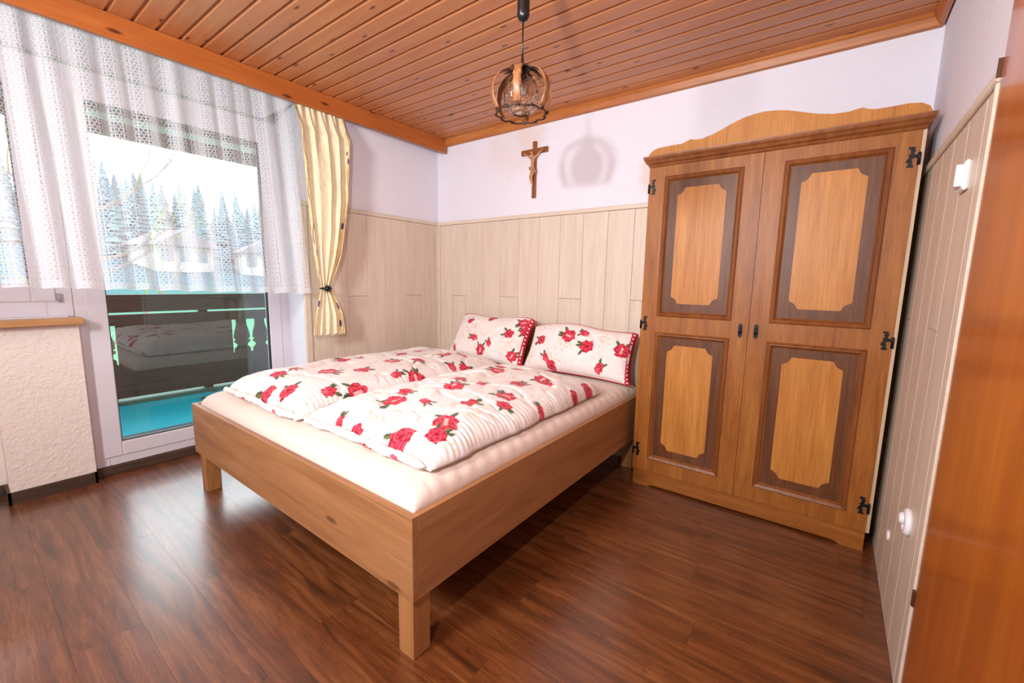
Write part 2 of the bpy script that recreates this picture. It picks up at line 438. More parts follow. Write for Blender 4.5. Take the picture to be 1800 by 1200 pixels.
def dots_mat():
    t = NT('red_polka_ribbon'); uv = t.add('ShaderNodeTexCoord').outputs['UV']
    v = t.mapping(uv, (1, 1, 1)); sp = t.add('ShaderNodeSeparateXYZ'); t.link(v, sp.inputs[0])
    fx = t.math('SUBTRACT', t.math('FRACT', sp.outputs[0]), .5); fy = t.math('SUBTRACT', sp.outputs[1], .5)
    r2 = t.math('ADD', t.math('MULTIPLY', fx, fx), t.math('MULTIPLY', t.math('MULTIPLY', fy, fy), 1.3))
    t.link(t.mix(t.math('LESS_THAN', r2, .035), lin('c01c38'), lin('f2e6e6')), t.b.inputs['Base Color']); t.set(Roughness=.8); return t.m
M['ribbon'] = dots_mat()

def thin_glass(name, tint=(1,1,1,1), boost=1.8, rough=0.0):
    t = NT(name); tr = t.add('ShaderNodeBsdfTransparent'); tr.inputs[0].default_value = tint
    gl = t.add('ShaderNodeBsdfGlossy'); gl.inputs['Roughness'].default_value = rough
    g = t.add('ShaderNodeNewGeometry'); dp = t.add('ShaderNodeVectorMath', operation='DOT_PRODUCT'); t.link(g.outputs['Incoming'], dp.inputs[0]); t.link(g.outputs['Normal'], dp.inputs[1])
    k = t.math('POWER', t.math('SUBTRACT', 1.0, t.math('ABSOLUTE', dp.outputs['Value'])), 5.0)
    fr = t.math('MULTIPLY_ADD', k, .96, .04)                       # Schlick, the same from both sides
    mx = t.add('ShaderNodeMixShader'); t.link(t.math('MULTIPLY', fr, boost, clamp=True), mx.inputs[0])
    t.link(tr.outputs[0], mx.inputs[1]); t.link(gl.outputs[0], mx.inputs[2]); t.link(mx.outputs[0], t.out.inputs['Surface'])
    return t.m
M['pane'] = thin_glass('window_glass', (.98, .995, .99, 1), 1.9)   # double glazing: two panes' worth of reflection
def lace_mat():
    t = NT('white_lace'); uv = t.add('ShaderNodeTexCoord').outputs['UV']   # UV in metres of cloth
    sp = t.add('ShaderNodeSeparateXYZ'); t.link(uv, sp.inputs[0]); u, v = sp.outputs[0], sp.outputs[1]
    def near(x, w): return t.math('LESS_THAN', t.math('ABSOLUTE', t.math('SUBTRACT', t.math('FRACT', x), .5)), w)
    tri = t.math('ABSOLUTE', t.math('SUBTRACT', t.math('FRACT', t.math('DIVIDE', u, .050)), .5))
    va = t.math('DIVIDE', v, .030)
    z1 = near(t.math('ADD', va, t.math('MULTIPLY', tri, 2.0)), .07); z2 = near(t.math('SUBTRACT', va, t.math('MULTIPLY', tri, 2.0)), .07)
    hz = near(t.math('DIVIDE', v, .010), .16)
    ver = t.math('MAXIMUM', near(t.math('DIVIDE', u, .050), .06), near(t.math('DIVIDE', v, .015), .07))
    band = near(t.math('DIVIDE', u, .150), .24)                                # closer-worked stripes
    dens = t.math('MULTIPLY', band, t.math('MAXIMUM', hz, near(t.math('DIVIDE', u, .0065), .22)))
    hem = t.math('LESS_THAN', v, .035)
    a = t.math('MAXIMUM', t.math('MAXIMUM', z1, z2), t.math('MAXIMUM', ver, dens)); a = t.math('MAXIMUM', a, t.math('MULTIPLY', hem, .6))
    a = t.math('MULTIPLY_ADD', a, .52, .18)
    d = t.add('ShaderNodeBsdfDiffuse'); d.inputs[0].default_value = (.92, .92, .95, 1)
    tl = t.add('ShaderNodeBsdfTranslucent'); tl.inputs[0].default_value = (.88, .88, .91, 1)
    m1 = t.add('ShaderNodeMixShader'); m1.inputs[0].default_value = .35; t.link(d.outputs[0], m1.inputs[1]); t.link(tl.outputs[0], m1.inputs[2])
    tr = t.add('ShaderNodeBsdfTransparent'); m2 = t.add('ShaderNodeMixShader'); t.link(a, m2.inputs[0]); t.link(tr.outputs[0], m2.inputs[1]); t.link(m1.outputs[0], m2.inputs[2])
    t.link(m2.outputs[0], t.out.inputs['Surface']); return t.m
M['lace'] = lace_mat()
def curtain_mat():
    t = NT('yellow_damask'); uv = t.add('ShaderNodeTexCoord').outputs['UV']
    sp = t.add('ShaderNodeSeparateXYZ'); t.link(uv, sp.inputs[0]); u, v = sp.outputs[0], sp.outputs[1]
    n = t.noise(t.mapping(uv, (9, 14, 1)), 3, 3, .5, 1.2); col = t.ramp(n, [(.42, lin('ebdcb8')), (.58, lin('f1e5c6'))])
    bord = t.math('GREATER_THAN', t.math('ABSOLUTE', t.math('SUBTRACT', u, .5)), .405)
    b = t.ramp(t.noise(t.mapping(uv, (20, 18, 1)), 2, 3), [(.4, lin('e6c07c')), (.6, lin('f0dfb4'))])
    vo = t.add('ShaderNodeTexVoronoi'); vo.inputs['Scale'].default_value = 1.0; vo.inputs['Randomness'].default_value = .8
    t.link(t.mapping(uv, (12, 16, 1)), vo.inputs['Vector'])
    leaf = t.math('LESS_THAN', vo.outputs['Distance'], .26); b = t.mix(leaf, b, lin('4a3f72'))
    wv = t.math('ABSOLUTE', t.math('SUBTRACT', t.math('ABSOLUTE', t.math('SUBTRACT', u, .5)), t.math('MULTIPLY_ADD', t.math('SINE', t.math('MULTIPLY', v, 34.0)), .018, .468)))
    b = t.mix(t.math('LESS_THAN', wv, .005), b, lin('5a4a52'))
    t.link(t.mix(bord, col, b), t.b.inputs['Base Color']); t.set(Roughness=.75); t.b.inputs['Specular IOR Level'].default_value = .25
    return t.m
M['curtain'] = curtain_mat()
M['balcony'] = plain('turquoise_balcony_coating', '10b0c4', .55, bump=(120, .3, .003))
M['rail_dark'] = wood('dark_stained_rail', '241c18', '30261f', '3d3128', 'y', .8, rough=.6, vary=.12)
M['mint'] = plain('mint_painted_beam', 'b4d8c4', .6)
M['soffit'] = wood('dark_soffit', '33271f', '40322a', '4d3d33', 'y', .8, rough=.7)
M['leaf_dry'] = plain('dry_leaf', '6b5040', .8)
def ground_mat():
    t = NT('meadow_and_hazy_slope'); pos = t.worldpos(0); sp = t.add('ShaderNodeSeparateXYZ'); t.link(pos, sp.inputs[0])
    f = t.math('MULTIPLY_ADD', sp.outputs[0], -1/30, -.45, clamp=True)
    n = t.noise(pos, .25, 4); near = t.mix(n, lin('457a43'), lin('598a51')); far = t.mix(n, lin('36505a'), lin('456069'))  # far slope turns bluish: distance haze is put into its colour
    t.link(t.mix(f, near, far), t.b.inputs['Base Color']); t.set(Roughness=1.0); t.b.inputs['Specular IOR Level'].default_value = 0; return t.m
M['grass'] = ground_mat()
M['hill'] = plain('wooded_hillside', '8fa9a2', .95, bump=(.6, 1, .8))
M['conifer'] = plain('hazy_blue_conifer', '56707a', .95)  # distance haze is mixed into both conifer colours
M['conifer2'] = plain('hazy_grey_conifer', '617b80', .95)
M['trunk'] = plain('grey_bark', '6a625c', .9)
M['moss'] = plain('mossy_twig', '6a7836', .9)
M['house'] = plain('pale_house_wall', '9c9c98', .9)
M['roof'] = plain('grey_house_roof', '6d6a70', .9)
M['housewin'] = plain('house_window_glass', '55606a', .2)
M['copper_band'] = wood('copper_brown_band', '6a3c1e', '96603a', 'b27a52', 'z', 3, rough=.4, vary=.05, fine=.45)
M['dark_metal'] = plain('dark_bronze', '3a2a26', .4, .5)
def amber_glass():
    t = NT('clear_bubbled_glass'); pos = t.worldpos(0)
    t.set(Base_Color=(.97, .93, .86, 1), Roughness=.02, IOR=1.45); t.b.inputs['Transmission Weight'].default_value = 1.0
    t.bump(t.noise(t.mapping(pos, (1, 1, .5)), 55, 2), .55, .012); return t.m
M['amber'] = amber_glass()
M['bulb'] = plain('mirror_bulb', 'c8d4e0', .18, .9)

# ------------------------------------------------------------------ room shell
XR, YF, ZC = 3.34, -4.30, 2.52      # right wall, wall behind camera, ceiling boards
XD = -0.49                          # plane of the balcony door
WT = 1.80                           # top of the wall panelling
R_ = random.Random(4)

# floor: sub-floor slab and laid planks
fl = MB().box((-.75, YF-.1, -.10), (XR+.12, .12, -.012)).build('floor', M['floor_sub'])
tag(fl, 'dark brown wood-look plank floor of the bedroom', 'floor', kind='structure')
pw = .1835; L = 1.25
lib = {}
def plank_mesh(l, w, h, bev, key, mat, top=True):
    k = (key, round(l, 3), round(w, 3))
    if k not in lib:
        lib[k] = MB().box((0, 0, 0), (l, w, h), bev).mesh(key); lib[k].materials.append(mat)
    return lib[k]
row = 0; y = .0
while y > YF:
    y1 = y; y0 = max(y - pw, YF); off = (row*.47 % 1.0)*L
    x = -.62 - off
    while x < XR:
        a, b = max(x, -.62), min(x+L, XR+.0)
        if b-a > .02:
            instance('floor_plank', plank_mesh(b-a-.0005, y1-y0-.0005, .012, 0, 'floor_plank', M['floor']), (a, y0, -.012), fl)
        x += L
    y = y0; row += 1

# ceiling: dark backing and tongue-and-groove boards
ce = MB().box((-.75, YF-.1, ZC+.016), (XR+.12, .12, ZC+.12)).build('ceiling', M['ceiling_gap'])
tag(ce, 'varnished orange-brown spruce board ceiling', 'ceiling', kind='structure')
cm = None; y = -.008; pc = .0985
x0c, x1c = .02, XR
prof = [(0, .016), (0, .006), (.006, 0), (pc-.016, 0), (pc-.010, .006), (pc-.010, .012), (pc, .012), (pc, .016)]
cmesh = MB().prism(prof, 'x', 0, x1c-x0c).mesh('ceiling_plank'); cmesh.materials.append(M['ceiling'])
while y - pc > YF:
    instance('ceiling_plank', cmesh, (x0c, y-pc, ZC), ce); y -= pc
t1 = MB().prism([(0.01, ZC), (-.030, ZC), (-.030, ZC-.012), (-.022, ZC-.020), (-.014, ZC-.054), (0.01, ZC-.058)], 'x', .02, XR).build('trim_1', M['trimwood'])
tag(t1, 'orange pine trim along the ceiling above the crucifix and wardrobe', 'trim', kind='structure')
t2 = MB().prism([(XR, ZC), (XR-.035, ZC), (XR-.035, ZC-.012), (XR-.014, ZC-.050), (XR, ZC-.055)], 'y', YF, -.015)
t2 = MB(); t2.v = []; 
t2.prism([(XR+.005, ZC), (XR-.035, ZC), (XR-.035, ZC-.012), (XR-.014, ZC-.050), (XR+.005, ZC-.055)], 'y', YF, -.012)
t2 = t2.build('trim_2', M['beam']); tag(t2, 'orange pine trim along the ceiling of the right wall', 'trim', kind='structure')

# panels helper
def panel_mesh(w, h, axis):
    k = ('panel', round(w, 3), round(h, 3), axis)
    if k not in lib:
        b = .0026; t = .012
        # bevelled face board: front face at depth 0 (towards the room), back at t
        vs = [(0, t, 0), (w, t, 0), (w, t, h), (0, t, h), (0, b, 0), (w, b, 0), (w, b, h), (0, b, h), (b, 0, b*.4), (w-b, 0, b*.4), (w-b, 0, h-b*.4), (b, 0, h-b*.4)]
        fs = [(0, 1, 2, 3), (0, 4, 5, 1), (1, 5, 6, 2), (2, 6, 7, 3), (3, 7, 4, 0), (4, 8, 9, 5), (5, 9, 10, 6), (6, 10, 11, 7), (7, 11, 8, 4), (8, 11, 10, 9)]
        if axis == 'l': vs = [(-d, u, z) for u, d, z in vs]          # faces +x
        elif axis == 'r': vs = [(d, u, z) for u, d, z in vs]         # faces -x
        m = MB(); m._add(vs, fs); lib[k] = m.mesh('wall_panel'); lib[k].materials.append(M['panel'])
    return lib[k]
ZP = WT - .030
def panels(parent, edges, axis, plane, joints):
    for i, (a, b) in enumerate(zip(edges[:-1], edges[1:])):
        spans = [(.0, joints[i]), (joints[i], ZP)] if i in joints else [(.0, ZP)]
        for z0, z1 in spans:
            me = panel_mesh(b-a-.0015, z1-z0-.0015, axis)
            loc = {'b': (a, plane, z0), 'l': (plane, a, z0), 'r': (plane, a, z0)}[axis]
            instance('wall_panel', me, loc, parent)

# back wall
wb = MB().box((-.02, .012, -.05), (XR+.12, .13, 2.62)).build('wall_back', M['plaster'])
tag(wb, 'white textured back wall with beige panelling behind the bed', 'wall', kind='structure')
ed = [.030] + [.175 + .1948*i for i in range(17)]; ed[-1] = XR-.002
ed = [e for e in ed if e < XR-.05] + [XR-.002]
panels(wb, ed, 'b', .0, {1: 1.125, 4: 1.135, 7: 1.142, 10: 1.15, 13: 1.15})
MB().box((.0, -.010, WT-.030), (XR-.001, .012, WT), .004).build('panel_rail', M['panel_rail'], wb)
MB().box((.0, -.008, 0), (.029, .012, WT-.030), .003).build('corner_strip', M['panel_rail'], wb)

# left wall: short pier by the corner, deep recess with window and balcony door
YJ0, YJ1 = -1.316, -1.19            # reveal edge at the room face and at the frame
wl = MB()
wl.prism([(-.012, .12), (-.012, YJ0), (XD-.06, YJ1), (XD-.16, YJ1), (XD-.16, .12)], 'z', -.05, 2.62)
wl.box((XD-.16, YF-.1, 2.44), (-.012, YJ0-.0, 2.62))                  # lintel above the recess
wl = wl.build('wall_left', M['plaster'])
tag(wl, 'white window wall with beige panelled pier and deep recess', 'wall', kind='structure')
panels(wl, [-1.27, -1.1525, -.962, -.7745, -.582, -.389, -.1975, -.024], 'l', .0, {2: 1.125, 5: 1.125})
MB().box((-.012, YJ0-.002, WT-.030), (.010, .0, WT), .004).build('panel_rail', M['panel_rail'], wl)
MB().box((-.012, -.023, 0), (.008, -.001, WT-.030), .003).build('corner_strip', M['panel_rail'], wl)
MB().box((-.012, YJ0-.002, 0), (.010, -1.272, WT-.031), .004).build('end_strip', M['panel_rail'], wl)
# parapet under the window, thinner wall beyond it
pr = MB()
pr.box((-.60, -2.775, -.05), (-.43, -2.432, .972)); pr.box((-.75, YF-.1, -.05), (-.60, -2.432, .972))
pr = pr.build('wall_left_parapet', M['plaster_cream']); tag(pr, 'cream rough plaster parapet under the window', 'wall', kind='structure')
bl = MB(); bl.box((-.43, -2.79, 0), (-.418, -2.430, .068)); bl.box((-.60, -2.787, 0), (-.418, -2.775, .068)); bl.box((-.60, YF, 0), (-.588, -2.787, .068))
bl.box((-.43, -2.442, 0), (-.418, -2.430, .068))
bl = bl.build('baseboard_left', M['base_dark']); tag(bl, 'dark brown skirting along the foot of the cream parapet', 'baseboard', kind='structure')
th = MB().box((XD-.10, -2.43, 0), (XD+.012, YJ1, .055), .003).build('trim_3', M['base_dark']); tag(th, 'dark brown threshold strip under the balcony door', 'threshold', kind='structure')

# right wall
wr = MB(); wr.box((XR+.012, YF-.1, -.05), (XR+.13, .12, 2.62)); wr = wr.build('wall_right', M['plaster'])
tag(wr, 'white right wall with beige panelling beside the wardrobe', 'wall', kind='structure')
re = [-1.262, -1.17, -.975, -.78, -.585, -.39, -.195, -.0]
panels(wr, re, 'r', XR, {2: 1.13, 5: 1.13})
MB().box((XR-.010, -1.285, WT-.030), (XR+.012, -.001, WT), .004).build('panel_rail', M['panel_rail'], wr)
MB().box((XR-.008, -1.283, 0), (XR+.012, -1.263, WT-.031), .003).build('end_strip', M['panel_rail'], wr)
MB().box((XR-.012, -1.290, WT-.022), (XR+.012, -1.2855, WT+.022)).build('rail_end', M['brown_plastic'], wr)
wf_ = MB().box((-.75, YF-.12, -.05), (XR+.13, YF, 2.62)).build('wall_front', M['plaster']); tag(wf_, 'white wall behind the camera', 'wall', kind='structure')

# ------------------------------------------------------------------ balcony door and window
def ring(mb, x0, x1, y0, y1, z0, z1, w, bev=.004):
    """rectangular frame in the y-z plane"""
    mb.box((x0, y0, z0), (x1, y0+w, z1), bev); mb.box((x0, y1-w, z0), (x1, y1, z1), bev)
    mb.box((x0, y0+w, z0), (x1, y1-w, z0+w), bev); mb.box((x0, y0+w, z1-w), (x1, y1-w, z1), bev)
d1 = thing('door_1', (XD, -1.82, 0), 'white framed glass balcony door behind the lace curtain', 'door', kind='structure')
m = MB(); ring(m, XD-.08, XD-.008, -2.432, YJ1+.0, .056, 2.42, .078); m.build('door_frame', M['pvc'], d1)
lf = MB(); ring(lf, XD-.07, XD, -2.383, -1.258, .110, 2.350, .092, .006); lf = lf.build('door_leaf', M['pvc'], d1)
m = MB(); ring(m, XD-.045, XD-.010, -2.2915, -1.3495, .2015, 2.2585, .005, 0); m.build('glass_gasket', M['rubber'], lf)
MB().box((XD-.034, -2.290, .203), (XD-.030, -1.351, 2.257)).build('glass_pane', M['pane'], lf)
w1 = thing('window_1', (XD, -3.1, 1.01), 'white framed window above the wooden sill beside the balcony door', 'window', kind='structure')
m = MB(); ring(m, XD-.08, XD-.008, -3.90, -2.434, 1.012, 2.42, .105); m.build('window_frame', M['pvc'], w1)
sa = MB(); ring(sa, XD-.07, XD, -3.85, -2.500, 1.102, 2.350, .095, .006); sa = sa.build('window_sash', M['pvc'], w1)
m = MB(); ring(m, XD-.045, XD-.010, -3.756, -2.5945, 1.1965, 2.2555, .005, 0); m.build('glass_gasket', M['rubber'], sa)
MB().box((XD-.034, -3.755, 1.198), (XD-.030, -2.596, 2.254)).build('glass_pane', M['pane'], sa)
m = MB(); m.box((XD-.0, -2.499, 1.100), (XD+.006, -2.478, 1.150), .002); m.lathe([(.005, 0), (.005, .022)], (XD+.006, -2.488, 1.106), 8); m.build('hinge_cap', plain('grey_hinge_cap', 'a8a3ab', .4), w1)
sl = MB().box((XD-.01, -3.95, .974), (-.378, -2.412, 1.012), .004).build('window_sill', M['sill_wood'], w1)
m = MB().box((XD-.01, -3.9, 1.013), (XD+.05, -2.47, 1.022)).build('sill_cover', M['pvc'], w1)

# interior door in the right wall
d2 = thing('door_2', (XR, -1.75, 0), 'glossy orange-brown veneered door at the right edge', 'door', kind='structure')
lf2 = MB().box((XR-.004, -2.22, .006), (XR+.012, -1.292, 2.06), .003).build('door_leaf', M['door_wood'], d2)
m = MB(); m.box((XR-.006, -2.30, .0), (XR+.012, -2.225, 2.14), .004); m.box((XR-.006, -2.225, 2.065), (XR+.012, -1.292, 2.14), .004); m.build('door_casing', M['door_wood'], d2)
MB().box((XR-.010, -1.297, .355), (XR-.003, -1.284, .405), .002).build('hinge', M['brown_plastic'], lf2)

# ------------------------------------------------------------------ curtain pelmet, lace and side curtain
pe = thing('curtain_pelmet', (.114, -2.0, 2.403), 'long orange pine pelmet board under the ceiling above the lace curtain', 'pelmet')
MB().box((.104, YF+.02, 2.403), (.124, -.001, ZC-.001), .002).build('board', M['beam'], pe)
MB().box((.045, -3.7, 2.502), (.103, -.93, 2.516)).build('rail', M['white_plastic'], pe)

def lace():
    ny, nz = 520, 60
    u = np.linspace(0, 1, ny); v = np.linspace(0, 1, nz); U, V = np.meshgrid(u, v)
    zt = 2.50; zb = 1.150 + .05*np.minimum(U*2.2/1.45, 1)
    Z = zt + (zb-zt)*V
    yr = -1.392 + .085*V                                # right edge leans a little
    Y = yr + (-3.60-yr)*U
    ph = 2*np.pi*U*19 + 3.2*fbm(U*9, U*0, 2.0) + .5*fbm(U*14, V*2, 6)
    X = .058 + (.010+.016*V)*np.sin(ph) + .012*fbm(U*26, V*1.2, 3.0)
    Y = Y + .010*V*np.cos(ph*1.0)
    X = np.minimum(X, .098)
    Z = Z + (.004*np.sin(ph) if True else 0)*V
    P = np.stack([X, Y, Z], -1)
    du = np.hypot(np.diff(X[30]), np.diff(Y[30])); s = np.concatenate([[0], np.cumsum(du)])
    uv = np.stack([np.tile(s*1.25, (nz, 1)), (1-V)*1.34], -1)
    me = grid_mesh('lace_curtain', P, uv); o = link_mesh('lace_curtain', me, M['lace'])
    tag(o, 'half-length white lace curtain with zigzag openwork across the balcony door', 'curtain')
lace()

def side_curtain():
    root = thing('side_curtain', (.13, -1.2, 2.42), 'pale yellow side curtain gathered by a black sun-shaped clasp', 'curtain')
    zk = np.array([.852, .90, 1.00, 1.10, 1.165, 1.19, 1.215, 1.28, 1.40, 1.60, 1.84, 2.10, 2.40, 2.50])
    yl = np.array([-1.338, -1.335, -1.315, -1.287, -1.268, -1.262, -1.264, -1.283, -1.305, -1.328, -1.345, -1.360, -1.368, -1.370])
    yr = np.array([-1.098, -1.100, -1.110, -1.142, -1.180, -1.192, -1.186, -1.160, -1.120, -1.075, -1.034, -1.006, -.998, -1.000])
    nz, nu = 150, 150
    z = np.linspace(.852, 2.50, nz); yl_ = np.interp(z, zk, yl); yr_ = np.interp(z, zk, yr)
    k = np.ones(7)/7
    for a in (yl_, yr_): a[3:-3] = np.convolve(a, k, 'valid')
    u = np.linspace(0, 1, nu); U, Z = np.meshgrid(u, z)
    wid = (yr_-yl_)[:, None]; tie = np.exp(-((Z-1.19)/.16)**2)
    bulge = .055*np.sin(np.pi*np.clip((Z-1.19)/1.1, 0, 1))*np.sin(np.pi*U)**.5
    ph = 2*np.pi*(4.1*U + .42*fbm(U*3, Z*1.1, 4, 2)) + .8
    amp = .012*np.clip(1.15-tie*.55, .3, 2)*np.clip(1+1.6*fbm(U*3.3, Z*1.3, 8, 2), .15, 2)
    X = .135 + amp*np.sin(ph) + .6*bulge + .012*fbm(U*6+Z, Z*5, 5)
    top = np.clip((Z-2.25)/.15, 0, 1); X = X*(1-top) + np.minimum(.075 + .012*np.sin(ph*2.0), .098)*top
    Y = yl_[:, None] + wid*U + .008*np.cos(ph)*(1-tie)
    Zc = Z + .010*np.sin(ph)*np.exp(-((Z-.852)/.05)**2)
    P = np.stack([X, Y, Zc], -1)
    o = link_mesh('curtain_cloth', grid_mesh('curtain_cloth', P), M['curtain'], root)
    sm = o.modifiers.new('thickness', 'SOLIDIFY'); sm.thickness = .0018
    m = MB(); cx, cy, cz = .196, -1.246, 1.190
    pts = []
    for i in range(22):
        a = PI*2*i/22; rr = .037 if i % 2 == 0 else .017; pts.append((cy+rr*math.cos(a), cz+rr*math.sin(a)))
    m.prism(pts, 'x', cx, cx+.006); m.lathe([(.018, 0), (.0175, .007), (.012, .012), (.002, .015)], (cx+.006, cy, cz), 14, 'x')
    m.v = [(cx+math.cos(-.42)*(x-cx)-math.sin(-.42)*(y-cy), cy+math.sin(-.42)*(x-cx)+math.cos(-.42)*(y-cy), z) for x, y, z in m.v]; m.build('sun_clasp', M['iron'], root)
    loop = []
    for i in range(24):
        a = 2*PI*i/24; loop.append((.137+.036*math.cos(a), -1.227+.038*math.sin(a), 1.19))
    MB().tube(loop, .0045, 6, True, 1.4).build('tie_band', M['iron'], root)
side_curtain()

# ------------------------------------------------------------------ bed
BX0, BX1, BY, BT, BB = .129, 2.083, -2.08, .526, .233
bed = thing('bed', (1.1, -1.04, 0), 'light oak double bed frame with block legs', 'bed')
T_ = .025
MB().box((BX0, BY, BB), (BX1, BY+T_, BT), .0015).build('foot_board', M['bedwood'], bed)
MB().box((BX1-T_, BY+T_, BB), (BX1, -.045, BT), .0015).build('side_board', M['bedwood_y'], bed)
MB().box((BX0, BY+T_, BB), (BX0+T_, -.045, BT), .0015).build('side_board', M['bedwood_y'], bed)
MB().box((.375, -.045, BB), (1.84, -.013, .905), .002).build('headboard', M['bedwood'], bed)
lg = .075
for (x, y) in ((BX1-.022-lg, BY+.016), (BX0+.022, BY+.016), (BX1-.022-lg, -.15), (BX0+.022, -.15)):
    MB().box((x, y, 0), (x+lg, y+lg, BB+.002), .002).build('leg', M['bedwood_z'], bed)
for i in range(14):
    y = -1.98 + i*.137
    MB().box((BX0+T_, y, .355), (BX1-T_, y+.07, .375)).build('slat', M['bedwood'], bed)

def mattress():
    x0, x1, y0, y1, z0, z1 = BX0+.029, BX1-.031, BY+.033, -.05, .376, .600
    nu, nv = 160, 160
    s = np.linspace(-1, 1, nu); s = np.sign(s)*(1-(1-np.abs(s))**2.0); Sg, Tg = np.meshgrid(s, s)
    g = np.clip((1-np.abs(Sg)**22)*(1-np.abs(Tg)**22), 0, 1)
    X = (x0+x1)/2 + Sg*(x1-x0)/2; Y = (y0+y1)/2 + Tg*(y1-y0)/2
    Z = .500 + (z1-.500)*g**.33
    Z = Z + g*.003*fbm(X*3, Y*3, 2, 3)
    # ripples of the fitted sheet along the long side edge
    rip = np.exp(-((1-Sg)/.055)**2)*np.sin(Y*2*np.pi/.085 + 1.5*fbm(Y*3, X*0, 5)); Z = Z + .0042*rip*g**.3*(Tg > -.92)
    P = np.stack([X, Y, Z], -1)
    # skirt down to the slats
    b = np.concatenate([P[0], P[1:, -1], P[-1, -2::-1], P[-2:0:-1, 0]])
    me = grid_mesh('mattress', P)
    bm = bmesh.new(); bm.from_mesh(me); n0 = len(bm.verts)
    low = [bm.verts.new((p[0], p[1], z0)) for p in b]; bm.verts.ensure_lookup_table()
    c, r = nu, nv
    ring_i = list(range(c)) + [i*c + c-1 for i in range(1, r)] + [(r-1)*c + j for j in range(c-2, -1, -1)] + [i*c for i in range(r-2, 0, -1)]
    for i in range(len(ring_i)):
        j = (i+1) % len(ring_i); f = bm.faces.new((bm.verts[ring_i[i]], low[i], low[j], bm.verts[ring_i[j]])); f.smooth = True
    bm.faces.new(low[::-1]); bm.to_mesh(me); bm.free()
    o = link_mesh('mattress', me, M['sheet']); tag(o, 'mattress in a cream-pink fitted sheet on the oak bed', 'mattress')
mattress()

#@@ROSES
DR = {'far': [(0.055, -0.746, 0.05, 0.84, 'rose'), (0.202, -0.708, 0.052, 5.32, 'rose'), (0.362, -0.581, 0.045, 4.8, 'bud'), (0.401, -0.428, 0.06, 1.6, 'open'), (-0.064, -0.626, 0.05, 3.11, 'rose'), (-0.102, -0.525, 0.045, 2.82, 'bud'), (0.123, -0.445, 0.06, 4.09, 'open'), (0.213, -0.292, 0.052, 4.95, 'rose'), (-0.187, -0.154, 0.05, 0.59, 'rose'), (-0.151, -0.044, 0.042, 0.18, 'bud'), (0.131, -0.018, 0.06, 5.25, 'open'), (0.213, 0.134, 0.05, 2.72, 'rose'), (0.354, -0.154, 0.04, 4.79, 'bud'), (0.401, -0.039, 0.058, 0.01, 'open'), (-0.072, 0.226, 0.045, 2.8, 'rose'), (-0.068, 0.368, 0.04, 4.53, 'bud'), (0.194, 0.385, 0.055, 1.44, 'open'), (0.373, 0.282, 0.042, 5.94, 'bud'), (0.405, 0.368, 0.048, 5.66, 'rose'), (0.257, 0.509, 0.035, 0.19, 'bud'), (-0.094, 0.54, 0.04, 0.16, 'rose')], 'near': [(0.219, -0.652, 0.058, 0.84, 'rose'), (0.31, -0.504, 0.06, 5.32, 'open'), (0.341, -0.584, 0.045, 4.8, 'rose'), (-0.078, -0.442, 0.058, 1.6, 'open'), (-0.141, -0.337, 0.045, 3.11, 'rose'), (0.056, -0.383, 0.038, 2.82, 'bud'), (0.204, -0.249, 0.05, 4.09, 'rose'), (-0.161, -0.685, 0.04, 4.95, 'bud'), (-0.029, -0.685, 0.035, 0.59, 'rose'), (-0.38, -0.59, 0.045, 0.18, 'rose'), (-0.002, -0.142, 0.058, 5.25, 'open'), (-0.099, 0.002, 0.042, 2.72, 'rose'), (0.047, 0.007, 0.038, 4.79, 'bud'), (0.256, -0.044, 0.058, 0.01, 'open'), (0.317, -0.142, 0.042, 2.8, 'rose'), (0.177, 0.155, 0.048, 4.53, 'rose'), (0.223, 0.33, 0.052, 1.44, 'open'), (0.277, 0.286, 0.04, 5.94, 'rose'), (-0.116, 0.376, 0.042, 5.66, 'rose'), (-0.073, 0.294, 0.05, 0.19, 'open'), (0.016, 0.383, 0.03, 0.16, 'bud'), (0.406, 0.53, 0.045, 3.4, 'rose'), (0.416, 0.03, 0.035, 5.9, 'bud'), (0.416, 0.361, 0.035, 2.39, 'rose')]}
PRR = {'far': [(-0.084, -0.039, 0.042, 6.0, 'bud'), (0.228, 0.029, 0.045, 5.95, 'rose'), (0.347, 0.077, 0.042, 0.36, 'rose'), (0.31, 0.143, 0.045, 0.53, 'open'), (0.084, -0.073, 0.036, 5.25, 'bud'), (0.01, -0.131, 0.048, 4.62, 'open'), (0.312, -0.148, 0.046, 4.21, 'open'), (-0.284, -0.14, 0.03, 1.94, 'bud'), (-0.21, 0.11, 0.03, 3.81, 'rose'), (-0.006, 0.157, 0.035, 3.81, 'rose')], 'near': [(-0.046, 0.072, 0.056, 6.0, 'open'), (0.067, 0.105, 0.036, 5.95, 'bud'), (0.112, 0.01, 0.052, 0.36, 'rose'), (-0.272, 0.025, 0.042, 0.53, 'rose'), (-0.194, -0.103, 0.038, 5.25, 'bud'), (0.347, 0.02, 0.052, 4.62, 'open'), (0.225, -0.12, 0.042, 4.21, 'bud'), (-0.146, -0.15, 0.042, 1.94, 'rose')]}
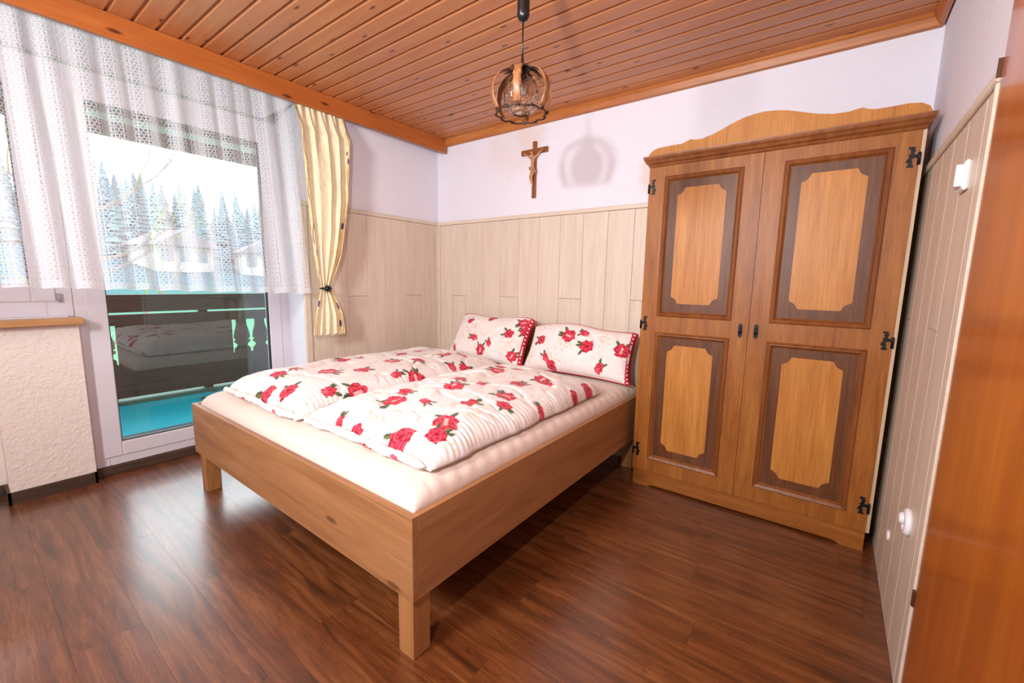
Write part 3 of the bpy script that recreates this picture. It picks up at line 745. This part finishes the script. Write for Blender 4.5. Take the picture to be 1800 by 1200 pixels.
#@@ROSES_END
def duvet(which, label):
    d = DUV[which]; P, U, V = duvet_surface(**d)
    root = thing('duvet', ((d['x0']+d['x1'])/2, (d['y0']+d['y1'])/2, d['zb']), label, 'duvet', 'rose-print duvets')
    me = grid_mesh('upper_fold', P); vcol(me, paint(U, V, DR[which]))
    # flat underside
    bm = bmesh.new(); bm.from_mesh(me); bm.verts.ensure_lookup_table()
    r, c = P.shape[:2]
    ring_i = list(range(c)) + [i*c + c-1 for i in range(1, r)] + [(r-1)*c + j for j in range(c-2, -1, -1)] + [i*c for i in range(r-2, 0, -1)]
    try: bm.faces.new([bm.verts[i] for i in ring_i[::-1]])
    except Exception: pass
    bm.to_mesh(me); bm.free()
    o = link_mesh('upper_fold', me, M['print'], root)
    # the lower layer of the folded quilt shows as a crumpled lip at the foot and the outer side
    n = 220; x = np.linspace(d['x0']+.02, d['x1']-.01, n)
    lip = .020 + .016*fbm(x*9, x*0+1, d['seed']+20)
    rows = []
    for k, a in enumerate(np.linspace(-.2*PI, 1.0*PI, 14)):
        rr = (.017 + .006*fbm(x*13, x*0+4, d['seed']+30))*np.clip(np.minimum(x-x[0], x[-1]-x)/.03, 0.02, 1)**.5
        rows.append(np.stack([x, d['y0'] + .012 - lip + rr*1.2*(-np.sin(a))*1.0 + .004*fbm(x*30, x*0+a*3, d['seed']+9), d['zb'] + .019 + rr*(-np.cos(a)) + .003*fbm(x*24, x*0+a*2, d['seed']+12)], -1))
    rows = np.array(rows); rows[..., 2] = np.maximum(rows[..., 2], d['zb']+.0015)
    me2 = grid_mesh('lower_fold', rows); U2 = np.tile(x - (d['x0']+d['x1'])/2, (14, 1)); V2 = np.tile(np.linspace(-.06, .06, 14)[:, None], (1, n)) - 5
    extra = [(.08 if which == 'near' else -.1, -5.02, .04, .4, 'rose'), (.26, -5.0, .03, 2.0, 'bud')]
    vcol(me2, paint(U2, V2, extra)); o2 = link_mesh('lower_fold', me2, M['print'], root)
    sm = o2.modifiers.new('thickness', 'SOLIDIFY'); sm.thickness = .002
duvet('far', 'folded white duvet with red rose print on the window side of the bed')
duvet('near', 'folded white duvet with red rose print on the wardrobe side of the bed')

def pillow(which, label):
    d = PIL[which]; F, B, U, V = pillow_surface(**d)
    root = thing('pillow', ((d['x0']+d['x1'])/2, d['ybot'], d['zb']), label, 'pillow', 'rose-print pillows')
    me = grid_mesh('pillow_case', F); n = me; C = paint(U, V, PRR[which])
    r, c = F.shape[:2]
    allP = np.concatenate([F.reshape(-1, 3), B.reshape(-1, 3)])
    idx = np.arange(r*c).reshape(r, c)
    q1 = np.stack([idx[:-1, :-1], idx[:-1, 1:], idx[1:, 1:], idx[1:, :-1]], -1).reshape(-1, 4)
    q2 = q1[:, ::-1] + r*c
    bpy.data.meshes.remove(me)
    me = bpy.data.meshes.new('pillow_case'); me.from_pydata(allP.tolist(), [], q1.tolist()+q2.tolist()); me.update()
    me.polygons.foreach_set('use_smooth', [True]*len(me.polygons)); vcol(me, np.concatenate([C, C]))
    bm = bmesh.new(); bm.from_mesh(me); bmesh.ops.remove_doubles(bm, verts=bm.verts[:], dist=.0015); bm.to_mesh(me); bm.free()
    link_mesh('pillow_case', me, M['print'], root)
    # red piping along top and bottom seams
    top = F[-1, ::6] + np.array([0, 0, .002]); MB().tube([tuple(p) for p in top], .0042, 6).build('piping', M['piping'], root)
    bot = F[0, ::6]; MB().tube([tuple(p) for p in bot], .0045, 6).build('piping', M['piping'], root)
    # scalloped polka-dot ribbon down the right side
    j = F.shape[1]-1; k = max(2, int(F.shape[1]*.045))
    N = 160; rows = np.linspace(0, F.shape[0]-1, N); path = []; inner = []
    for q in rows:
        i = int(q); path.append(F[i, j]); inner.append(F[i, j-k])
    path = np.array(path); inner = np.array(inner); s = np.linspace(0, 13, N)
    nrm = np.array([0, -1.0, .35]); nrm /= np.linalg.norm(nrm)
    sc = .004*np.abs(np.sin(np.pi*s))
    dirv = inner-path; dirv /= np.linalg.norm(dirv, axis=1)[:, None]+1e-9
    A = path - dirv*(.006+sc)[:, None] + nrm*.004; Bm = (path+inner)/2 + nrm*.008; Bi = path + dirv*(.026+sc*1.2)[:, None] + nrm*.010
    G = np.stack([A, Bm*.5+(A+Bi)*.25, Bi], 1)
    uv = np.stack([np.tile(s[:, None], (1, 3)), np.tile(np.array([0, .5, 1.0])[None], (N, 1))], -1)
    o = link_mesh('ribbon', grid_mesh('ribbon', G, uv), M['ribbon'], root)
    sm = o.modifiers.new('thickness', 'SOLIDIFY'); sm.thickness = .0016
pillow('far', 'rose-print pillow nearer the window, leaning on the headboard')
pillow('near', 'rose-print pillow beside the wardrobe, leaning on the panelling')

# ------------------------------------------------------------------ wardrobe
def wardrobe():
    wd = thing('wardrobe', (2.72, -.18, 0), 'two-door rustic oak wardrobe with inlaid panels and carved crest', 'wardrobe')
    yf, yb = -.334, -.016; x0, x1, xm = 2.134, 3.306, 2.718; zb, zt = .098, 1.955
    b = MB(); b.box((x0+.004, yf+.022, zb), (x0+.022, yb, zt)); b.box((x1-.016, yf+.004, zb), (x1+.004, yb, zt)); b.box((x0+.022, yb-.01, zb), (x1-.016, yb, zt))
    b.box((x0+.022, yf+.022, zt-.018), (x1-.016, yb-.01, zt)); b.box((x0+.022, yf+.022, zb), (x1-.016, yb-.01, zb+.018)); b.build('carcass', M['oak_pale'], wd)
    p = MB(); p.box((x0+.006, yf+.004, .0), (x1-.006, yf+.024, zb-.003), 0)
    p = MB(); pts = [(x0+.008, 0), (x0+.10, 0), (x0+.13, .012), (x1-.13, .012), (x1-.10, 0), (x1-.010, 0), (x1-.010, zb-.003), (x0+.008, zb-.003)]
    p.prism(pts, 'y', yf+.006, yf+.026); p.box((x0+.008, yf+.026, 0), (x0+.03, yb, zb-.003)); p.box((x1-.032, yf+.026, 0), (x1-.010, yb, zb-.003)); p.build('plinth', M['oak_x'], wd)
    # cornice swept round three sides
    prof = [(0, 1.930), (.006, 1.936), (.010, 1.944), (.022, 1.950), (.030, 1.962), (.038, 1.968), (.042, 1.978), (.042, 1.986), (.0, 1.986)]
    rx = .60
    rows = [[(x0-o*.62, yb, z), (x0-o*.62, yf-o*1.05, z), (x1+o*rx, yf-o*1.05, z), (x1+o*rx, yb, z)] for o, z in prof]
    m = MB(); n = len(rows)
    vs = [v for r in rows for v in r]; fs = [(i*4+k, i*4+k+1, (i+1)*4+k+1, (i+1)*4+k) for i in range(n-1) for k in range(3)]
    fs += [tuple(i*4 for i in range(n)), tuple(i*4+3 for i in range(n))[::-1]]
    m._add(vs, fs); m.build('cornice', M['oak_mould'], wd)
    MB().box((x0, yf+.0, zt), (x1, yb, 1.985)).build('top_board', M['oak_x'], wd)
    cr = [(2.118, 1.986), (2.128, 2.010), (2.150, 2.028), (2.180, 2.036), (2.24, 2.038), (2.31, 2.038), (2.335, 2.048), (2.355, 2.054), (2.378, 2.047), (2.41, 2.046), (2.46, 2.058), (2.51, 2.076),
          (2.56, 2.098), (2.61, 2.114), (2.66, 2.122), (2.70, 2.124), (2.75, 2.119), (2.80, 2.108), (2.86, 2.088), (2.92, 2.068), (2.98, 2.055), (3.04, 2.053), (3.065, 2.058), (3.085, 2.060), (3.105, 2.050), (3.13, 2.044),
          (3.18, 2.043), (3.24, 2.044), (3.28, 2.038), (3.308, 2.020), (3.322, 1.986)]
    MB().prism(cr, 'y', yf-.004, yf+.016).build('crest', M['oak_light'], wd)
    def notched(a, b, c, d, r):
        pts = []
        for cx, cz, sx, sz in ((a, c, 1, 1), (b, c, -1, 1), (b, d, -1, -1), (a, d, 1, -1)):
            arc = []
            e = r*.16
            for k in range(9):
                an = (PI/2)*k/8; arc.append((cx+sx*r*math.cos(an), cz+sz*r*math.sin(an)))
            # concave corner with small shoulder
            seq = [(cx+sx*(r+e), cz)] + [(q[0], q[1]+0) for q in arc] + [(cx, cz+sz*(r+e))]
            seq[1] = (cx+sx*(r+e*.2), cz+sz*e); seq[-2] = (cx+sx*e, cz+sz*(r+e*.2))
            if sx*sz > 0: seq = seq[::-1]
            pts += seq
        return pts
    def frame_mould(xa, xb, za, zb_, par):
        pf = [(0, 0), (.002, .006), (.007, .010), (.012, .007), (.015, .008), (.020, .005), (.024, -.002), (.030, -.008)]
        vs = []; fs = []
        for o, dpt in pf: vs += [(xa+o, yf-dpt, za+o), (xb-o, yf-dpt, za+o), (xb-o, yf-dpt, zb_-o), (xa+o, yf-dpt, zb_-o)]
        for i in range(len(pf)-1):
            for k in range(4): fs.append((i*4+k, i*4+(k+1) % 4, (i+1)*4+(k+1) % 4, (i+1)*4+k))
        q = MB(); q._add(vs, fs); q.build('panel_moulding', M['oak_mould'], par)
    def hinge(x, z, side, par):
        """black iron strap hinge; side -1: barrel on the left edge"""
        h = MB(); s = side
        X = lambda a: x - s*a
        pl = [(.014, .040), (.034, .042), (.036, .034), (.026, .030), (.030, .020), (.024, .016), (.034, .008), (.030, -.002), (.038, -.012), (.040, -.022), (.030, -.024), (.034, -.034), (.036, -.042), (.014, -.043),
              (.016, -.034), (.022, -.030), (.018, -.022), (.024, -.010), (.014, -.004), (.000, -.006), (.000, .010), (.014, .008), (.018, .018), (.012, .026), (.018, .032)]
        h.prism([(X(a), z+c) for a, c in pl], 'y', yf-.0055, yf-.0003)
        h.lathe([(.0055, -.030), (.0055, .016), (.003, .022)], (X(-.001), yf-.006, z-.004), 8)
        h.build('hinge', M['iron'], par)
    def handle(x, z, par):
        h = MB(); o = [(0, .040), (.006, .032), (.011, .030), (.0085, .024), (.010, .018), (.010, -.018), (.0085, -.024), (.011, -.030), (.006, -.032), (0, -.041)]
        pts = [(x+a, z+c) for a, c in o] + [(x-a, z+c) for a, c in o[::-1][1:-1]]
        h.prism(pts, 'y', yf-.004, yf-.0003); h.box((x-.006, yf-.010, z-.020), (x+.006, yf-.004, z+.020), .002)
        h.lathe([(.004, 0), (.003, -.014), (.006, -.020), (.002, -.024)], (x, yf-.008, z-.006), 8, 'y')
        h.build('handle', M['iron'], par)
    for (a, b, pa, pb, side, hx) in ((x0, xm-.001, 2.2245, 2.632, -1, 2.680), (xm+.001, x1-.010, 2.8075, 3.214, 1, 2.754)):
        dz0, dz1 = zb+.001, 1.952; z1a, z1b, z2a, z2b = 1.0745, 1.875, .181, .980; t = yf+.020
        d = MB(); e = .006
        d.box((a, yf, dz0), (pa+e, t, dz1)); d.box((pb-e, yf, dz0), (b, t, dz1))
        for za, zb_ in ((dz0, z2a+e), (z2b-e, z1a+e), (z1b-e, dz1)): d.box((pa+e, yf, za), (pb-e, t, zb_))
        door = d.build('door', M['oak'], wd)
        for (za, zb_) in ((z1a, z1b), (z2a, z2b)):
            MB().box((pa+.006, yf+.008, za+.006), (pb-.006, yf+.016, zb_-.006)).build('border_panel', M['oak_dark'], door)
            MB().prism(notched(pa+.076, pb-.079, za+.078, zb_-.072, .036), 'y', yf+.0068, yf+.012).build('inlay', M['oak_light'], door)
            frame_mould(pa, pb, za, zb_, door)
        handle(hx, 1.027, door)
        for z in (1.822, 1.030, .232): hinge(a+.004 if side < 0 else b-.002, z, side, door)
wardrobe()

# ------------------------------------------------------------------ pendant lamp
def lamp():
    c = Vector((2.149, -1.636, 1.893)); R = .108
    root = thing('pendant_lamp', (c.x, c.y, ZC), 'pendant lamp with bubbled glass globe inside a cage of brown bands', 'lamp')
    m = MB(); m.lathe([(.018, .25), (.0215, .235), (.022, .20), (.0205, .030), (.021, .018), (.015, .005), (.004, .0)], (c.x, c.y, 2.120), 18); m.build('ceiling_cup', M['black_plastic'], root)
    MB().tube([(c.x, c.y, ZC), (c.x, c.y, 2.36)], .003, 8).build('upper_cable', M['black_plastic'], root)
    MB().tube([(c.x, c.y, 2.124), (c.x, c.y, c.z+.115)], .0026, 8).build('cable', M['black_plastic'], root)
    m = MB(); m.lathe([(.0035, .125), (.006, .102), (.010, .090), (.013, .082), (.013, .050), (.010, .042)], (c.x, c.y, c.z), 14); m.build('lamp_holder', M['dark_metal'], root)
    m = MB(); pr = [(.014, .062)]
    for i in range(1, 21): a = PI*(.08 + .80*i/20); pr.append((.061*math.sin(a)**.85, -.004+.062*math.cos(a)))
    vs = []; n = 32
    for r, h in pr:
        for k in range(n):
            a = 2*PI*k/n; rr = r*(1+.012*math.sin(a*5+h*60)); vs.append((c.x+rr*math.cos(a), c.y+rr*math.sin(a), c.z+h))
    fs = [(i*n+k, i*n+(k+1) % n, (i+1)*n+(k+1) % n, (i+1)*n+k) for i in range(len(pr)-1) for k in range(n)]
    m._add(vs, fs, True); o = m.build('glass_globe', M['amber'], root); sm = o.modifiers.new('thickness', 'SOLIDIFY'); sm.thickness = .003
    m = MB(); m.lathe([(.005, .044), (.009, .036), (.014, .018), (.015, .006), (.012, -.006), (.003, -.012)], (c.x, c.y, c.z), 16); m.build('bulb', M['bulb'], root)
    NB = 6; A0 = -1.09
    for k in range(NB):
        a = 2*PI*k/NB + A0; rad = Vector((math.cos(a), math.sin(a), 0)); tan = Vector((-math.sin(a), math.cos(a), 0))
        m = MB(); vs = []
        for i in range(25):
            th = PI*(.09 + .64*i/24); r = R*math.sin(th)**.75; z = c.z + .000 + .082*math.cos(th); w = .0132 + .001*math.sin(i*1.3+k)
            for q in (-1, -.5, 0, .5, 1): vs.append(Vector((c.x, c.y, z)) + rad*(r - .002*q*q) + tan*(q*w))
        m._add(vs, [(i*5+j, i*5+j+1, (i+1)*5+j+1, (i+1)*5+j) for i in range(24) for j in range(4)], True)
        o = m.build('cage_band', M['copper_band'], root); sm = o.modifiers.new('thickness', 'SOLIDIFY'); sm.thickness = .0025
    m = MB(); m.lathe([(.014, .086), (.028, .085), (.034, .080), (.028, .076), (.014, .077)], (c.x, c.y, c.z), 18)
    for k in range(NB):
        a = 2*PI*k/NB + A0 + PI/NB; m.tube([(c.x+.022*math.cos(a), c.y+.022*math.sin(a), c.z+.081), (c.x+.045*math.cos(a), c.y+.045*math.sin(a), c.z+.075), (c.x+.062*math.cos(a+.25), c.y+.062*math.sin(a+.25), c.z+.062)], [.005, .009, .003], 6, flat=.5)
    m.build('top_hub', M['dark_metal'], root)
    m = MB(); rr = .084; zr = c.z-.062
    m.tube([(c.x+rr*math.cos(2*PI*i/42), c.y+rr*math.sin(2*PI*i/42), zr+.003*math.sin(i*1.5)) for i in range(42)], .0026, 7, True)
    for k in range(NB*2):
        a = PI*k/NB + A0; m.tube([(c.x+(rr-.002)*math.cos(a-.10), c.y+(rr-.002)*math.sin(a-.10), zr-.004), (c.x+(rr+.005)*math.cos(a), c.y+(rr+.005)*math.sin(a), zr+.002), (c.x+(rr-.002)*math.cos(a+.10), c.y+(rr-.002)*math.sin(a+.10), zr-.004)], [.0015, .0052, .0015], 6)
    m.build('lower_ring', M['dark_metal'], root)
lamp()

# ------------------------------------------------------------------ crucifix
def crucifix():
    root = thing('crucifix', (1.088, 0, 1.92), 'wooden crucifix with a carved figure hanging on the back wall', 'crucifix')
    m = MB(); m.box((1.0715, -.006, 1.920), (1.1045, .012, 2.345), .002); m.build('upright', M['crosswood'], root)
    m = MB(); m.box((.963, -.0065, 2.252), (1.209, .0115, 2.291), .002); m.build('crossbar', M['crosswood'], root)
    V_ = [(1.086, -.016, 2.135), (1.084, -.020, 2.175), (1.086, -.020, 2.215), (1.087, -.020, 2.236), (1.078, -.027, 2.258), (1.074, -.030, 2.268),
          (1.060, -.018, 2.224), (1.022, -.014, 2.250), (.990, -.012, 2.266), (1.112, -.018, 2.226), (1.148, -.014, 2.256), (1.178, -.012, 2.276),
          (1.078, -.020, 2.120), (1.070, -.034, 2.070), (1.082, -.018, 2.020), (1.096, -.020, 2.120), (1.086, -.036, 2.068), (1.088, -.018, 2.018), (1.086, -.024, 2.000)]
    E_ = [(0,1),(1,2),(2,3),(3,4),(4,5),(2,6),(6,7),(7,8),(2,9),(9,10),(10,11),(0,12),(12,13),(13,14),(0,15),(15,16),(16,17),(17,18)]
    Rr = [.015,.013,.017,.008,.012,.010,.008,.0058,.0045,.008,.0058,.0045,.010,.0082,.0055,.010,.0082,.0055,.005]
    me = bpy.data.meshes.new('carved_figure'); me.from_pydata(V_, E_, []); me.update()
    o = link_mesh('carved_figure', me, M['carved'], root)
    o.modifiers.new('skin', 'SKIN')
    for i, sv in enumerate(me.skin_vertices[0].data): sv.radius = (Rr[i], Rr[i]); sv.use_root = (i == 0)
    sb = o.modifiers.new('smooth', 'SUBSURF'); sb.levels = 2; sb.render_levels = 2
    m = MB(); m.tube([(1.062, -.022, 2.138), (1.074, -.040, 2.140), (1.090, -.042, 2.138), (1.106, -.026, 2.138)], [.008, .011, .012, .010], 8)
    m.tube([(1.104, -.026, 2.142), (1.112, -.024, 2.118), (1.112, -.020, 2.098)], [.008, .007, .003], 6); m.build('loincloth', M['carved'], root)
crucifix()

# ------------------------------------------------------------------ switch, socket, cap on the right wall
sw = thing('light_switch', (XR, -1.06, 1.59), 'white rocker light switch on the right wall panelling', 'switch')
MB().box((XR-.014, -1.102, 1.548), (XR+.0, -1.018, 1.632), .005).build('switch_plate', M['white_plastic'], sw)
m = MB(); m.prism([(XR-.014, -1.092), (XR-.014, -1.028), (XR-.019, -1.028), (XR-.030, -1.092)], 'z', 1.560, 1.620); m.build('rocker', M['white_plastic'], sw)
so = thing('wall_socket', (XR, -1.02, .49), 'white wall socket low on the right wall with a plugged-in cover', 'socket')
m = MB(); m.lathe([(.046, 0), (.045, -.010), (.038, -.016), (.030, -.017), (.028, -.006)], (XR, -1.03, .495), 24, 'x'); m.build('socket_plate', M['white_plastic'], so)
m = MB(); m.lathe([(.020, -.006), (.019, -.022), (.015, -.026), (.005, -.027)], (XR, -1.015, .498), 20, 'x'); m.build('plug_cover', M['white_plastic'], so)
cp = MB(); cp.lathe([(.022, 0), (.021, -.005), (.014, -.008), (.002, -.009)], (XR, -.66, .265), 18, 'x'); cp = cp.build('cable_cap', M['white_plastic'])
tag(cp, 'small round white cover cap low on the wall beside the wardrobe', 'cap')

# ------------------------------------------------------------------ balcony and the view
XB = -2.46
bf = MB(); bf.box((XB-.10, -6.5, -.20), (-.75, 1.6, .0)); bf = bf.build('balcony_floor', M['balcony']); tag(bf, 'turquoise coated balcony floor outside the glass door', 'floor', kind='structure')
ow = MB(); ow.box((-.76, YJ1, -.2), (-.65, 1.6, 3.0)); ow.box((-.76, -6.5, 2.44), (-.65, YJ1, 3.0)); ow.box((-.76, -6.5, -.2), (-.755, -2.432, .96)); ow = ow.build('wall_outer', M['plaster_cream']); tag(ow, 'outer house wall behind the balcony', 'wall', kind='structure')
tr = MB().box((-1.15, -2.432, .0), (-.59, YJ1, .045), .003).build('trim_4', plain('grey_metal_step', '4b5560', .5, .3)); tag(tr, 'grey metal step outside the balcony door', 'step', kind='structure')
ra = thing('balcony_railing', (XB, -1.5, 0), 'dark brown wooden balcony railing with baluster cut-outs', 'railing')
MB().box((XB-.05, -6.5, 1.035), (XB+.05, 1.6, 1.068), .004).build('handrail', M['rail_dark'], ra)
MB().box((XB-.012, -6.5, .895), (XB+.012, 1.6, 1.032)).build('upper_board', M['rail_dark'], ra)
MB().box((XB-.020, -6.5, .770), (XB+.020, 1.6, .875)).build('middle_board', M['rail_dark'], ra)
MB().box((XB-.020, -6.5, .048), (XB+.020, 1.6, .16)).build('lower_board', M['rail_dark'], ra)
kb = MB().box((XB-.10, -6.5, .0), (XB+.13, 1.6, .022), .004).build('trim_5', plain('dark_green_border', '2c5a4c', .7)); tag(kb, 'dark green kerb strip under the balcony railing', 'border', kind='structure')  # dark green band along the outer edge of the balcony floor
for y in (-4.6, -3.0, -1.18, .6): MB().box((XB-.075, y-.04, .0), (XB-.022, y+.04, 1.04)).build('post', M['rail_dark'], ra)
bw = .200
prf = [(.16, .0), (.30, .0), (.405, .000), (.405, .012), (.47, .020), (.49, .042), (.515, .040), (.530, .018), (.545, .014), (.560, .040), (.585, .044), (.60, .014), (.66, .022), (.70, .042), (.745, .055), (.80, .060)]
prf = [(.16, 0), (.385, 0), (.386, .013), (.430, .014), (.445, .032), (.470, .048), (.492, .030), (.505, .012), (.522, .014), (.535, .034), (.548, .014), (.590, .016), (.640, .026), (.690, .040), (.730, .046), (.768, .044), (.769, 0), (.80, 0)]
y = -4.92; i = 0
while y < 1.4:
    # boards hung side by side; those in front of the middle of the door have straight edges
    plainb = -1.82 < y+bw/2 < -.88
    lp = plainb or (-1.82 < y-bw/2 < -.88); rp = plainb or (-1.82 < y+bw*1.5 < -.88)
    left = [(y+.002+(0 if lp and plainb else c), z) for z, c in prf]; right = [(y+bw-.002-(0 if rp and plainb else c), z) for z, c in prf]
    if lp and not plainb: left = [(y+.002+c, z) for z, c in prf]
    if plainb: left = [(y-.001, .16), (y-.001, .80)]; right = [(y+bw+.001, .16), (y+bw+.001, .80)]
    MB().prism(left + right[::-1], 'x', XB-.010, XB+.010).build('baluster_board', M['rail_dark'], ra); y += bw; i += 1
for (x, y, a, s) in ((-2.06, -1.36, .4, 1), (-1.86, -1.30, 1.2, .9), (-2.33, -1.66, 2.0, .7), (-2.25, -.75, .2, 1), (-1.75, -1.12, 2.5, .6), (-2.30, -1.2, .9, .8)):
    pts = [(x+s*.05*(q*math.cos(a)-w*math.sin(a)), y+s*.05*(q*math.sin(a)+w*math.cos(a))) for q, w in ((-1, 0), (-.5, .45), (.1, .35), (.5, .5), (1, 0), (.4, -.4), (-.4, -.5))]
    m = MB(); n = len(pts); vs = [(p[0], p[1], .004+.012*(k % 2)*s) for k, p in enumerate(pts)] + [(x, y, .003)]
    m._add(vs, [(k, (k+1) % n, n) for k in range(n)]); o = m.build('dry_leaf', M['leaf_dry']); tag(o, 'small dry brown leaf lying on the turquoise balcony floor', 'leaf', 'dry leaves on the balcony')
    o.modifiers.new('thickness', 'SOLIDIFY').thickness = .002
rf = thing('balcony_roof', (XB, -1.5, 2.5), 'dark timber balcony roof with mint painted beam', 'roof')
MB().box((XB-.9, -6.5, 2.80), (-.76, 1.6, 2.86)).build('soffit', M['soffit'], rf)
MB().box((XB-.06, -6.5, 2.655), (XB+.06, 1.6, 2.715), .004).build('mint_beam', M['mint'], rf)
MB().box((XB-.05, -6.5, 2.535), (XB+.05, 1.6, 2.654), .004).build('eaves_beam', M['soffit'], rf)
MB().box((XB-.05, -6.5, 2.716), (XB+.05, 1.6, 2.799), .004).build('upper_beam', M['soffit'], rf)

def heights(x, y):
    d = -x
    return -3.2 + np.clip((d-22)/45, 0, 1.6)**1.2*9.0*(1 - .006*(y-10)) + 1.6*fbm(x*.06, y*.06, 4, 3)*np.clip((d-15)/20, 0, 1)
xs = np.linspace(-3.6, -120, 90); ys = np.linspace(-90, 110, 110)
Xg, Yg = np.meshgrid(xs, ys)
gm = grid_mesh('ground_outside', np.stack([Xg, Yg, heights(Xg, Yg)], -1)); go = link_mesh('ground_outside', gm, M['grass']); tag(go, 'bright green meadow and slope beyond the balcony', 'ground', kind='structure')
# conifers on the hillside
def conifer_mesh(seed, mat):
    rr = random.Random(seed); m = MB(); H = 1.0
    for k in range(15):
        z0 = .08+.06*k; r = .23*(1-k/16.0); n = 11; vs = []
        for j in range(n): a = 2*PI*j/n + k; q = r*(.75+.5*rr.random()); vs.append((q*math.cos(a), q*math.sin(a), z0-.03*rr.random()))
        vs += [(0, 0, z0+.13 if k < 14 else 1.0), (0, 0, z0+.02)]
        m._add(vs, [(j, (j+1) % n, n) for j in range(n)] + [((j+1) % n, j, n+1) for j in range(n)])
    me = m.mesh('crown'); me.materials.append(mat); return me
crowns = [conifer_mesh(s, M['conifer'] if s % 2 else M['conifer2']) for s in (1, 2, 3, 4)]
trunk_me = MB().lathe([(.022, 0), (.014, .3)], n=7).mesh('trunk'); trunk_me.materials.append(M['trunk'])
rt = random.Random(21); spots = []
for k in range(6000):
    if len(spots) >= 120: break
    x = -rt.uniform(57, 97); y = -2.9 + (3.07-x)*rt.uniform(-.12, .62); h = 5.0 + 3.0*rt.random()
    if all((x-a)**2 + (y-b)**2 > (.26*(h+c))**2 for a, b, c in spots): spots.append((x, y, h))
for k, (x, y, h) in enumerate(spots):
    z = float(heights(np.array([x]), np.array([y]))[0]) - .3
    o = thing('conifer_tree', (x, y, z), 'distant haze-tinted conifer on the wooded hillside', 'tree', 'conifers on the far hillside')
    o.scale = (h*.85, h*.85, h)
    c = bpy.data.objects.new('crown', crowns[k % 4]); COL.objects.link(c); c.parent = o; c.rotation_euler.z = rt.random()*6
    c2 = bpy.data.objects.new('trunk', trunk_me); COL.objects.link(c2); c2.parent = o
# houses
def house(x, y, w, l, h, rz, label):
    z = float(heights(np.array([x]), np.array([y]))[0]) - .4
    root = thing('house', (x, y, z), label, 'house'); root.rotation_euler.z = rz
    def part(mb, name, mat, par=None):
        me = mb.mesh(name); me.materials.append(mat); o = bpy.data.objects.new(name, me); COL.objects.link(o); o.parent = par or root; return o
    part(MB().box((-w/2, -l/2, 0), (w/2, l/2, h)), 'walls', M['house'])
    part(MB().prism([(-l/2-.5, h-.2), (l/2+.5, h-.2), (0, h+l*.28)], 'x', -w/2-.6, w/2+.6), 'roof', M['roof'])
    for zz in (1.1, 3.6):
        if zz+1.1 > h: continue
        for yy in (-l*.3, 0, l*.3):
            wn = part(MB().box((w/2-.02, yy-.5, zz), (w/2+.06, yy+.5, zz+1.2)), 'window', M['housewin'])
house(-53, 12.0, 4.5, 5.5, 2.8, .25, 'pale house with grey roof seen through the lace, nearer one')
house(-52, 20.5, 4.5, 5.0, 2.8, -.2, 'pale house with grey roof farther up the slope')
# bare mossy tree close to the balcony
def bare_tree():
    root = thing('bare_tree', (-8.5, -1.2, -3.2), 'bare tree with mossy twigs close outside the window', 'tree'); rr = random.Random(8)
    m = MB(); tw = MB()
    m.tube([(-8.5, -1.2, -3.2), (-8.4, -1.15, -.5), (-8.45, -1.05, 1.6), (-8.5, -.9, 3.4)], [.16, .12, .08, .03], 8)
    def branch(p, d, l, r, dep):
        pts = [p]; rs = [r]; q = Vector(p)
        for i in range(5):
            d = (d + Vector((rr.uniform(-.2, .2), rr.uniform(-.25, .25), rr.uniform(-.05, .28)))).normalized(); q = q + d*l/5; pts.append(tuple(q)); rs.append(r*(1-.17*(i+1)))
        (m if dep == 0 else tw).tube(pts, rs, 6)
        if dep < 2:
            for i in (2, 3, 4, 5): branch(pts[i], (d + Vector((rr.uniform(-.6, .6), rr.uniform(-.6, .8), rr.uniform(-.1, .8)))).normalized(), l*.5, rs[i]*.7, dep+1)
    for z, dy in ((-.2, 1), (.6, -1), (1.2, 1), (1.5, 1), (2.2, -1), (2.4, 1)): branch((-8.43, -1.05, z), Vector((rr.uniform(-.2, .5), dy*.9, .35)), 2.3, .04, 0)
    m.build('trunk', M['trunk'], root); tw.build('twigs', M['moss'], root)
bare_tree()
